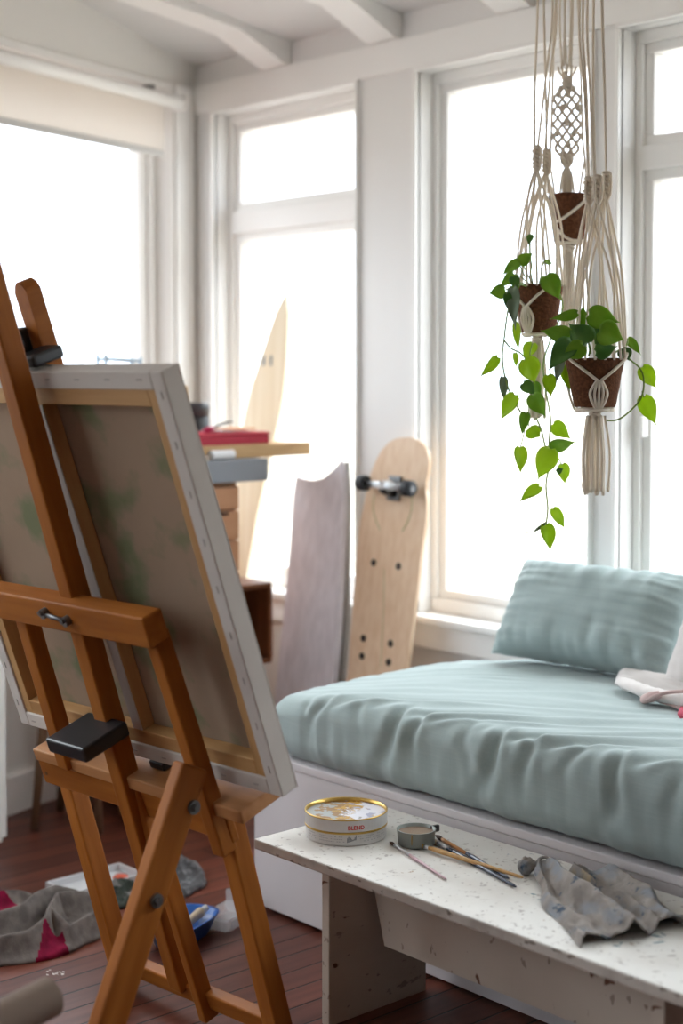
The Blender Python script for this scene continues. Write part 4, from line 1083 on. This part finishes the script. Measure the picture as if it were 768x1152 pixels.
# white tray (palette box)
A = onZ(79, 1001, 0); 
tr = thing('palette_tray', onZ(112, 990, 0), 'white plastic palette tray with paint on the floor', 'tray')
dx = (onZ(150, 988, 0)-onZ(92, 1004, 0)).normalized(); dy = V((-dx.y, dx.x, 0)); c = onZ(116, 989, .015)
MT = frame(V((c.x, c.y, 0)), dx, dy, V((0, 0, 1)))
M_wp = mat('white_tray_plastic', (.66, .67, .69), .4)
link('tray_base', bm_box(-.15, .10, -.065, .065, .001, .006, .002), M_wp, tr, MT)
bm = bmesh.new()
for b_ in ((-.15, .10, -.065, -.059, .005, .026), (-.15, .10, .059, .065, .005, .026), (-.15, -.144, -.065, .065, .005, .026), (.094, .10, -.065, .065, .005, .026)): bm_box(*b_, .0015, bm=bm)
link('tray_rim', bm, M_wp, tr, MT)
link('paint_blob', bm_lathe([(.024, .0), (.018, .006), (.001, .009)], 20), mat('coral_paint', (.65, .12, .07), .4), tr, MT @ T4((.06, .0, .006)))
link('paint_blob', bm_lathe([(.020, .0), (.016, .006), (.001, .008)], 20), mat('green_paint', (.10, .22, .08), .4), tr, MT @ T4((.01, .02, .006)))
# blue tray
c = onZ(205, 1056, 0)
dx = (onZ(240, 1050, 0)-onZ(196, 1078, 0)).normalized(); dy = V((-dx.y, dx.x, 0)); MT = frame(V((c.x, c.y, 0)), dx, dy, V((0, 0, 1)))
bt_ = thing('paint_tub', V((c.x, c.y, 0)), 'blue plastic tub of paint tubes on the floor between the easel legs', 'tub')
bm = bmesh.new(); N_ = 32; R = []
for (a, b, z) in ((.085, .045, .001), (.112, .066, .050), (.115, .069, .052), (.107, .061, .050), (.080, .040, .006)):
    R.append([bm.verts.new((a*math.copysign(abs(cos(t))**.6, cos(t)), b*math.copysign(abs(sin(t))**.6, sin(t)), z)) for t in [2*pi*k/N_ for k in range(N_)]])
for i in range(4):
    for k in range(N_): bm.faces.new((R[i][k], R[i][(k+1) % N_], R[i+1][(k+1) % N_], R[i+1][k]))
bm.faces.new(R[0][::-1]); bm.faces.new(R[-1])
bt_sh = link('tub_shell', bm, mat('cobalt_plastic', (.02, .10, .36), .3), bt_, MT, smooth=True)
for (x, y, rz, L, col_, capc, lab) in ((-.01, .012, .5, .11, (.55, .60, .66), (.05, .35, .08), 'pale paint tube with a green cap in the blue tub'), (.02, -.012, -.3, .10, (.50, .42, .30), (.6, .6, .6), 'cream paint tube with a white cap in the blue tub'), (.03, .015, 1.2, .07, (.30, .42, .46), (.1, .1, .1), 'teal grey paint tube with a black cap in the blue tub')):
    tb = thing('paint_tube', MT @ V((x, y, .05)), lab, 'paint tube')
    d = V((cos(rz), sin(rz), .35)).normalized(); p0 = MT @ V((x-d.x*L*.4, y-d.y*L*.4, .030)); dw = (MT.to_3x3() @ d)
    link('tube_body', bm_tube([p0, p0+dw*L*.3, p0+dw*L*.8, p0+dw*L*.86], [.004, .011, .013, .006], 12), mat('tube_%s' % lab[:4], col_, .45), tb, smooth=True)
    link('cap', bm_tube([p0+dw*L*.86, p0+dw*L], [.009, .008], 12), mat('cap_%s' % lab[:4], capc, .4), tb)
# clear box
c = onZ(256, 1038, 0); MT = frame(V((c.x, c.y, 0)), V((cos(.35), sin(.35), 0)), V((-sin(.35), cos(.35), 0)), V((0, 0, 1)))
def clear_mat():
    m = bpy.data.materials.new('clear_plastic'); m.use_nodes = True; n = m.node_tree; b = n.nodes['Principled BSDF']
    b.inputs['Base Color'].default_value = (.75, .78, .82, 1); b.inputs['Roughness'].default_value = .15; b.inputs['Alpha'].default_value = .32
    return m
cbx = thing('clear_container', V((c.x, c.y, 0)), 'clear plastic container lying on the floor beside the blue tub', 'container')
M_clear = clear_mat()
bm = bm_box(-.05, .05, -.075, .075, .001, .036, .012, 3); link('container_body', bm, M_clear, cbx, MT)
bm = bm_box(-.052, .052, .068, .082, .002, .062, .006, 3); link('open_lid', bm, M_clear, cbx, MT)
bm = bmesh.new()
for k in range(9): bm_box(-.042+k*.0098, -.036+k*.0098, -.0775, -.0745, .006, .032, .001, bm=bm)
link('ribbed_edge', bm, M_clear, cbx, MT)
# brown tube lower left
d0 = onZ(60, 1128, .22)
A = atd(-30, 1165, 2.5); B = atd(57, 1121, 2.62)
pt = link('cardboard_tube', bm_tube([A-(B-A)*2.2, B], .0345, 32), mat('brown_kraft_card', (.20, .145, .11), .8), smooth=False)
tag(pt, 'end of a brown cardboard tube poking in at the lower left corner', 'tube')
bk = thing('tube_bin', (A-(B-A)*1.9), 'x', 'x'); bpy.data.objects.remove(bk)
# paint flecks on floor
bm = bmesh.new()
for k in range(16):
    p = onZ(62+random.uniform(-9, 11), 1094+random.uniform(-3, 3), .0006); r = random.uniform(.001, .006)
    vs = [bm.verts.new(p+V((r*cos(t)*random.uniform(.6, 1.3), r*sin(t)*random.uniform(.3, .8), 0))) for t in [2*pi*i/7 for i in range(7)]]; bm.faces.new(vs)
o = link('paint_flecks', bm, mat('dried_white_paint', (.6, .55, .52), .7)); o['kind'] = 'stuff'; o['label'] = 'dried white paint flecks on the floorboards'; o['category'] = 'paint flecks'

# ================================================================== MACRAME HANGERS AND POTS
def coir_pot(name, rim_c, Rr, Rb, H, label, group=None, soil=True):
    """rim_c: centre of the rim in the world"""
    t = thing(name, rim_c-V((0, 0, H)), label, 'plant pot', group)
    prof = [(Rb*.96, 0), (Rb, .003)]
    for i in range(1, 13): prof.append((Rb+(Rr-Rb)*i/12, H*i/12))
    prof += [(Rr-.006, H), (Rr-.008, H-.012), (.001, H-.014)]
    bm = bm_lathe(prof[:-1], 48, cap1=False)
    for v in bm.verts: 
        k = 1+.018*noise.noise(v.co*55); v.co.x *= k; v.co.y *= k
    M = T4(rim_c-V((0, 0, H)))
    link('pot', bm, M_coir, t, M, smooth=True)
    link('soil', bm_lathe([(.001, H-.016), (Rr-.0075, H-.013)], 32, cap0=False, cap1=False), M_soil, t, M, smooth=True)
    return t
def leaf_obj(parent, base, tip, width, m, roll=0, curl=.18, fold=.25, bm_only=False):
    """heart shaped pothos leaf from base to tip"""
    d = tip-base; L = d.length; x = d.normalized()
    toC = (CAM-base).normalized(); nrm = (toC-x*toC.dot(x)).normalized()
    nrm = Matrix.Rotation(roll, 3, x) @ nrm; y = nrm.cross(x)
    bm = bmesh.new(); NL, NW = 12, 4; G = []
    for i in range(NL+1):
        t = i/NL
        wv = width/2*(1.18*sin(pi*min(1, (t+.06)/1.06)**.62))*(1-t**6) if t < 1 else 0
        if i == 0: wv = width*.20
        row = []
        for j in range(-NW, NW+1):
            q = j/NW
            back = -.03*L*(abs(q)**1.5)*(1-t)**3*2.0
            p = base + x*(t*L+back) + y*(q*wv) + nrm*(fold*abs(q)*wv - curl*L*(t-.1)**2 + .02*L*sin(t*9+q*3))
            row.append(bm.verts.new(p))
        G.append(row)
    for i in range(NL):
        for j in range(2*NW): bm.faces.new((G[i][j], G[i+1][j], G[i+1][j+1], G[i][j+1]))
    bmesh.ops.remove_doubles(bm, verts=bm.verts, dist=1e-5)
    o = link('leaf', bm, m, parent, smooth=True)
    so = o.modifiers.new('thickness', 'SOLIDIFY'); so.thickness = .0006
    return o
def cordtube(pts, r=.0032, n=6, seg=7): return bm_tube(spline(pts, n), r, seg)
def wrapped_knot(parent, p, r, h, turns, name='knot', core=True):
    """bulky macrame knot: two cords plaited round a core"""
    bm = bmesh.new()
    for ph in (0, pi):
        pts = []
        for i in range(turns*12+1):
            a = 2*pi*i/12+ph; z = h*(i/(turns*12)-.5); rr = r*(.85+.2*sin(i*1.1+ph))
            pts.append(p+V((rr*cos(a), rr*sin(a), -z)))
        bm_tube(pts, .0036, 7, bm=bm)
    if core: bm_tube([p+V((0, 0, h*.55)), p-V((0, 0, h*.55))], r*.7, 10, bm=bm)
    if core and name == 'knot':                   # a hanging loop in front of the plait
        fwd = V((-FW.x, -FW.y, 0))*.009
        for dx in (.002,):
            lp_ = [p+fwd+RT*(dx+sx_*.0075)+V((0, 0, z_)) for sx_, z_ in ((-1, .026), (-1.15, .004), (-.9, -.022), (0, -.034), (.9, -.022), (1.15, .004), (1, .026))]
            bm_tube(spline(lp_, 4), .0034, 7, bm=bm)
    return link(name, bm, M_cord, parent, smooth=True)
def CEILP(p): return V((p.x, p.y, ceil_z(p.y)-.004))
def hanger(rim_c, Rr, Rb, H, top_px, knot_px, depth, label, tassel_len, tassel_drop=.01, n_sp=9, panel=None, vpts=None, side=0, tassel_w=.032, dz=0):
    """cords from the ceiling to knots, fanned cords round the pot, V straps, ring and tassel"""
    h = thing('macrame_hanger', CEILP(rim_c), label, 'plant hanger', 'macrame plant hangers over the daybed')
    hk = CEILP(rim_c)
    link('ceiling_hook', bm_tube([hk+V((0, 0, .004)), hk-V((0, 0, .03)), hk-V((0, 0, .04))], [.012, .006, .010], 12), M_steel, h, smooth=True)
    kn = []
    for (kx, ky, kd) in knot_px: kn.append(atd(kx, ky, kd))
    for i, (x0, y0) in enumerate(top_px):
        K = kn[i % len(kn)]
        top = atd(x0, y0, depth)
        # run on up to the hook
        f = (hk.z-.03-top.z)/max(.05, (top.z-K.z)) ; up = hk-V((0, 0, .035))
        off = V(((i % 3)-1, ((i*2) % 3)-1, 0))*.004
        link('cord', cordtube([up+off, top+off*.5, (top+K)/2+off, K+off*.6+V((0, 0, .008))], .0030, 6), M_cord, h, smooth=True)
    ring_c = rim_c-V((0, 0, H+.006))
    for k, K in enumerate(kn):
        wrapped_knot(h, K-V((0, 0, .0)), .0085, .058, 3)
    # fanned cords from each knot to points round the rim, then down the pot wall to the ring
    nk = len(kn)
    for k in range(n_sp):
        a = 2*pi*(k+.5)/n_sp+YAW; K = kn[k % nk]
        rimp = rim_c+V((cos(a)*(Rr+.004), sin(a)*(Rr+.004), -.004))
        low = ring_c+V((cos(a)*(Rb+.002)*.55, sin(a)*(Rb+.002)*.55, 0))
        lowo = ring_c+V((cos(a)*(Rb+.004), sin(a)*(Rb+.004), .006))
        j = V((cos(a*3), sin(a*2), 0))*.008
        s = K-V((0, 0, .02))
        m_ = s*.5+rimp*.5+V((cos(a), sin(a), 0))*.012+j
        toward = V((cos(a), sin(a), 0)).dot(V((-FW.x, -FW.y, 0)))
        pts = [s, s*.8+rimp*.2+V((cos(a), sin(a), 0))*.007, m_, rimp]
        if toward < -.25: pts += [lowo, low]
        link('cord', cordtube(pts, .0029, 6), M_cord, h, smooth=True)
    # V straps on the side we see, joined in a flat oval sinnet
    vdir = Matrix.Rotation(side, 3, 'Z') @ V((-FW.x, -FW.y, 0)).normalized()
    tv = vdir.cross(V((0, 0, -1))).normalized()
    def surf(a, z):   # point on the pot wall at angle a from vdir
        r = Rb+(Rr-Rb)*(1+z/H)+.0035
        d = (vdir*cos(a)+tv*sin(a)); return rim_c+d*r+V((0, 0, z))
    for s in (-1, 1):
        pts = [surf(s*1.25, .012), surf(s*1.05, -.004), surf(s*.55, -H*.24), surf(s*.06, -H*.46)]
        link('strap', cordtube(pts, .0036, 5), M_cord, h, smooth=True)
    for q in (-1, -.5, 0, .5, 1):
        pts = [surf(q*.08, -H*.45), surf(q*.33, -H*.68), surf(q*.30, -H*.85), surf(q*.12, -H*1.02)]
        link('strap', cordtube(pts, .0034, 5), M_cord, h, smooth=True)
    pts = [ring_c+V((cos(a)*(Rb*.86), sin(a)*(Rb*.86), .0)) for a in [2*pi*i/28 for i in range(29)]]
    link('base_ring', bm_tube(pts, .0045, 8), M_cord, h, smooth=True)
    # gathering wrap and tassel
    tp = ring_c-V((0, 0, tassel_drop)) + vdir*.006
    wrapped_knot(h, tp-V((0, 0, .003)), .011, .014, 2, 'gather_wrap')
    for k in range(18):
        a = 2.4*k; rr = tassel_w*(.3+.7*((k+.5)/18))
        e = tp+V((cos(a)*rr, sin(a)*rr, -tassel_len*random.uniform(.93, 1.02)))
        s = tp+V((cos(a)*rr*.72, sin(a)*rr*.72, -.004))
        mm = s*.5+e*.5+V((cos(a)*rr*.25+random.uniform(-.002, .002), sin(a)*rr*.25, 0))
        P = spline([s, mm, e], 6)
        link('tassel_strand', bm_tube(P, [.0030]*(len(P)-2)+[.0046, .0034], 7), M_cord, h, smooth=True)
    return h, hk

d1, d2, d3 = 3.50, 3.78, 3.98
c1_ = atd(669, 403, d1); R1 = 33.2*d1/FPX; H1 = .112
c2_ = atd(606, 321, d2); R2 = 27.3*d2/FPX; H2 = .116
c3_ = atd(640, 219, d3); R3 = 23.5*d3/FPX; H3 = .122
hanger(c1_, R1, R1*.70, H1, [(669, 2), (676, 2), (655, 2), (662, 2), (677, 5), (651, 2)], [(671, 212, d1), (681, 208, d1+.03), (661, 214, d1+.02)], d1,
       'cream macrame hanger nearest us, its long tassel hanging below the front pot', .185, n_sp=20)
hanger(c2_, R2, R2*.70, H2, [(606, 2), (611, 2), (621, 2), (627, 2)], [(603, 178, d2), (614, 182, d2+.02)], d2,
       'cream macrame hanger on the left, above the trailing plant', .20, n_sp=16, side=-.75, tassel_w=.020)
# back hanger with a netted panel
h3 = thing('macrame_hanger', CEILP(c3_), 'cream macrame hanger at the back with a netted panel above its pot', 'plant hanger', 'macrame plant hangers over the daybed')
hk = CEILP(c3_)
link('ceiling_hook', bm_tube([hk+V((0, 0, .004)), hk-V((0, 0, .03)), hk-V((0, 0, .04))], [.012, .006, .010], 12), M_steel, h3, smooth=True)
def PP(x, y, o=0): return atd(x, y, d3+o)
for k, (x, y) in enumerate(((634, 74), (637, 73), (640, 75), (632, 78), (642, 78))):
    link('cord', cordtube([hk-V((0, 0, .03)), PP(x+(-1)**k*2, 0), PP(x, y)], .0028), M_cord, h3, smooth=True)
# knotted crown
for k in range(5):
    a = -60+k*30; link('fray', cordtube([PP(637.5, 92), PP(637.5+sin(radians(a))*8, 84, .01*(k % 2)), PP(637.5+sin(radians(a))*12, 73+abs(k-2))], .0030), M_cord, h3, smooth=True)
wrapped_knot(h3, PP(637.5, 92), .011, .028, 3)
# net: two families of zigzag cords in a pointed panel
def wid(y):
    if y < 106: return 6+(y-96)*.95
    if y < 165: return 15.5
    return max(2, 15.5-(y-165)*.58)
cols = 3
for f in range(2):
    for k in range(-1, 2*cols+1):
        pts = []
        for i in range(0, 22):
            y = 97+i*4.3
            ph = (k/cols + (i/10.0 if f else -i/10.0)) % 2
            tri = ph if ph <= 1 else 2-ph
            x = 637.5+(tri*2-1)*wid(y); pts.append(PP(x, y, .006*sin(i*1.6+k+f*1.5)))
        if k % 2 == 0 or True:
            link('net_cord', bm_tube(spline(pts, 2), .0040, 6), M_cord, h3, smooth=True)
for (x, y) in [(637.5+dx*wid(y), y) for y, dxs in ((106, (-.6, .1)), (121, (-.3, .8)), (138, (0,)), (150, (-.7, .5)), (163, (.1,)), (176, (-.2, .4)), (187, (0,))) for dx in dxs]:
    bm = bmesh.new(); bmesh.ops.create_icosphere(bm, subdivisions=2, radius=1)
    for v in bm.verts: v.co *= 1+.25*noise.noise(v.co*3+V((x, y, 0)))
    link('knot', bm, M_cord, h3, T4(PP(x, y)) @ Matrix.Diagonal((.0080, .0075, .0100, 1)), smooth=True)
for s in (-1, 1):
    link('cord', cordtube([hk-V((0, 0, .035)), PP(637.5+s*13, 10), PP(637.5+s*16, 100), PP(637.5+s*18, 160), PP(637.5+s*21, 185), PP(637.5+s*21.5, 218)], .0034), M_cord, h3, smooth=True)
    link('cord', cordtube([PP(637.5+s*16, 150), PP(637.5+s*20, 176), PP(637.5+s*17, 196), PP(637.5+s*14, 219)], .0030), M_cord, h3, smooth=True)
    link('cord', cordtube([PP(637.5, 188), PP(637.5+s*5, 196), PP(637.5+s*8, 219, .02*s)], .0030), M_cord, h3, smooth=True)
for k in range(7):
    x = 633+k*1.5; link('cord', cordtube([PP(637.5, 186), PP(x, 196), PP(x, 222, .01*(k % 3))], .0030), M_cord, h3, smooth=True)
vdir = V((-FW.x, -FW.y, 0)).normalized(); tv = V((RT.x, RT.y, 0)); Rb3 = R3*.72
def s3(a, z): r = Rb3+(R3-Rb3)*(1+z/H3)+.0035; return c3_+(vdir*cos(a)+tv*sin(a))*r+V((0, 0, z))
link('strap', cordtube([s3(1.5, .01), s3(1.0, -.008), s3(.2, -H3*.34), s3(-.5, -H3*.55), s3(-1.2, -H3*.62)], .0038), M_cord, h3, smooth=True)
link('strap', cordtube([s3(-1.2, -H3*.62), s3(-.6, -H3*.86), s3(0, -H3*1.0), s3(.9, -H3*1.0)], .0038), M_cord, h3, smooth=True)
for a in (2.2, 3.1, 4.0): link('strap', cordtube([s3(a, .012), s3(a, -.01), s3(a, -H3*.6), s3(a, -H3)], .0032), M_cord, h3, smooth=True)
rc = c3_-V((0, 0, H3+.005))
link('base_ring', bm_tube([rc+V((cos(a)*Rb3*.85, sin(a)*Rb3*.85, 0)) for a in [2*pi*i/28 for i in range(29)]], .0042, 8), M_cord, h3, smooth=True)
wrapped_knot(h3, rc-V((0, 0, .012)), .013, .016, 2, 'gather_wrap')
for k in range(16):
    a = 2.4*k; rr = .026*sqrt((k+.5)/16); s = rc+V((cos(a)*rr*.5, sin(a)*rr*.5, -.012)); e = rc+V((cos(a)*rr, sin(a)*rr, -.30*random.uniform(.9, 1.03)))
    link('tassel_strand', cordtube([s, s*.5+e*.5+V((random.uniform(-.003, .003), 0, 0)), e], .0031, 5), M_cord, h3, smooth=True)
coir_pot('plant_pot', c3_, R3, Rb3, H3, 'brown coir pot hanging highest, at the back, with no leaves showing')
p1_ = coir_pot('pothos_plant', c1_, R1, R1*.70, H1, 'leafy green pothos in the lowest hanging coir pot, nearest us')
p1_['category'] = 'hanging plant'
p2_ = coir_pot('pothos_plant', c2_, R2, R2*.70, H2, 'trailing green pothos in the left hanging coir pot, its vines reaching lowest')
p2_['category'] = 'hanging plant'

MID = {'b': 0, 'm': 1, 'd': 2, 'g': 3}
def leaves(parent, lst, depth, rim, Rr):
    for k, (bx, by, tx, ty, wpx, tone, dd) in enumerate(lst):
        d = depth+dd; tilt = .018*sin(k*2.3)
        leaf_obj(parent, atd(bx, by, d), atd(tx, ty, d+tilt), wpx*d/FPX*1.0, M_leaf[MID[tone]], roll=.35*sin(k*1.7), curl=.10+.08*(k % 3), fold=.18+.1*(k % 2))
LF1 = [(662, 354, 698, 363, 21, 'm', .0), (661, 386, 640, 362, 24, 'd', -.03), (656, 367, 655, 344, 10, 'm', .05), (649, 352, 618, 360, 10, 'm', .04),
       (642, 379, 608, 371, 17, 'm', -.02), (643, 384, 616, 414, 21, 'd', -.05), (656, 388, 632, 404, 18, 'm', -.07), (674, 372, 703, 382, 24, 'm', -.02),
       (670, 396, 695, 391, 16, 'd', -.01), (700, 392, 708, 407, 13, 'd', -.03), (706, 381, 721, 398, 9, 'm', .0), (722, 413, 739, 438, 15, 'b', .0),
       (724, 446, 737, 480, 17, 'b', .0), (635, 411, 641, 440, 11, 'b', .03), (616, 422, 622, 448, 13, 'b', .0), (631, 403, 625, 431, 9, 'g', .0),
       (664, 380, 690, 372, 15, 'd', .04), (648, 372, 630, 390, 14, 'd', .05)]
LF1 = [(a_, b_, c_, d_, e_*1.08, f_, (g_-.085 if b_ < 400 and a_ < 698 else g_)) for a_, b_, c_, d_, e_, f_, g_ in LF1]
leaves(p1_, LF1, d1, c1_, R1)
LF2 = [(584, 296, 600, 284, 12, 'm', -.02), (584, 294, 563, 309, 11, 'm', .0), (578, 308, 563, 323, 11, 'm', .0), (568, 326, 549, 331, 15, 'm', .0),
       (577, 311, 582, 326, 11, 'd', -.06), (577, 324, 577, 369, 14, 'g', -.08), (570, 330, 573, 352, 9, 'd', -.09), (614, 311, 631, 337, 20, 'm', -.09), (597, 264, 594, 275, 7, 'd', .0), (613, 293, 622, 298, 5, 'm', .0),
       (560, 402, 541, 425, 11, 'b', .0), (566, 424, 567, 452, 9, 'g', .0), (579, 444, 562, 473, 16, 'b', -.02), (591, 464, 587, 489, 11, 'm', .0),
       (579, 397, 582, 415, 6, 'b', .03), (580, 363, 583, 396, 8, 'b', .03), (599, 386, 589, 406, 14, 'b', .04), (591, 404, 604, 433, 22, 'b', -.03),
       (588, 431, 603, 444, 13, 'd', .0), (599, 444, 613, 470, 18, 'm', -.03), (595, 482, 609, 494, 16, 'b', .0), (585, 503, 586, 533, 14, 'b', -.02),
       (619, 505, 605, 541, 22, 'b', -.03), (618, 502, 650, 499, 14, 'm', .0), (622, 477, 642, 494, 15, 'b', .03), (632, 522, 637, 546, 13, 'b', .02),
       (626, 531, 634, 527, 6, 'd', .0), (607, 547, 583, 564, 12, 'b', .0), (622, 572, 637, 596, 11, 'b', .0), (614, 590, 621, 620, 15, 'b', .0),
       (614, 588, 597, 600, 3, 'g', .0), (600, 430, 609, 445, 10, 'm', .02), (574, 330, 585, 318, 8, 'm', .03)]
leaves(p2_, LF2, d2-.10, c2_, R2)
def vine(parent, pts, depth, r=.0021):
    link('vine', bm_tube(spline([atd(x, y, depth+dd) for x, y, dd in pts], 6), r, 7), M_stem, parent, smooth=True)
vine(p1_, [(690, 398, -.02), (700, 393, -.02), (708, 404, 0), (720, 415, 0), (724, 430, 0), (721, 447, 0), (709, 462, 0), (695, 472, 0), (682, 473, 0)], d1, .0020)
for (a, b) in (((668, 398, 0), (664, 356, 0)), ((662, 400, 0), (661, 384, -.03)), ((672, 398, .0), (675, 374, -.02)), ((658, 398, .02), (656, 366, .05)), ((655, 400, 0), (645, 384, -.05)),
               ((664, 398, .01), (651, 353, .04)), ((674, 400, 0), (690, 393, 0)), ((652, 398, 0), (642, 378, -.02)), ((670, 400, .01), (668, 370, .02)), ((700, 393, -.02), (706, 381, 0))):
    m_ = ((a[0]+b[0])/2+2, (a[1]+b[1])/2, (a[2]+b[2])/2); vine(p1_, [a, m_, b], d1, .0022)
vine(p1_, [(722, 440, 0), (723, 444, 0), (724, 447, 0)], d1, .0015)
D2 = d2-.10
vine(p2_, [(592, 322, .04), (580, 322, .0), (572, 345, -.0), (567, 380, 0), (565, 403, 0), (568, 425, 0), (575, 445, 0), (585, 463, 0)], D2)
vine(p2_, [(566, 382, 0), (575, 392, 0), (585, 397, .02), (592, 405, 0)], D2)
vine(p2_, [(585, 463, 0), (592, 466, 0), (590, 483, 0), (587, 497, 0), (585, 504, 0)], D2, .0014)
vine(p2_, [(622, 318, .0), (633, 345, -.04), (618, 385, 0), (611, 410, 0), (614, 440, 0), (619, 470, 0), (618, 490, 0), (617, 503, 0)], D2)
vine(p2_, [(603, 470, 0), (609, 485, 0), (613, 502, 0), (618, 520, 0), (614, 545, 0), (616, 572, 0), (614, 590, 0)], D2)
vine(p2_, [(618, 500, 0), (626, 512, 0), (632, 523, 0)], D2, .0014)
vine(p2_, [(599, 386, 0), (596, 400, 0), (600, 425, 0), (597, 445, 0), (594, 462, 0), (595, 482, 0)], D2, .0014)
vine(p2_, [(614, 588, 0), (604, 597, 0), (588, 600, 0)], D2, .0010)
vine(p2_, [(620, 446, 0), (628, 450, 0), (637, 453, 0)], D2, .0009)
for (a, b) in (((600, 322, .1), (587, 296, 0)), ((596, 322, .1), (583, 296, .0)), ((597, 322, .1), (579, 309, 0)), ((594, 324, .1), (569, 326, 0)), ((600, 322, .1), (598, 300, .0)), ((610, 322, .1), (612, 294, 0)),
               ((606, 322, .1), (614, 311, -.08)), ((596, 322, .1), (578, 322, -.07)), ((598, 300, 0), (597, 266, 0))):
    m_ = ((a[0]+b[0])/2-2, (a[1]+b[1])/2-4, (a[2]+b[2])/2); vine(p2_, [a, m_, b], D2, .0016)
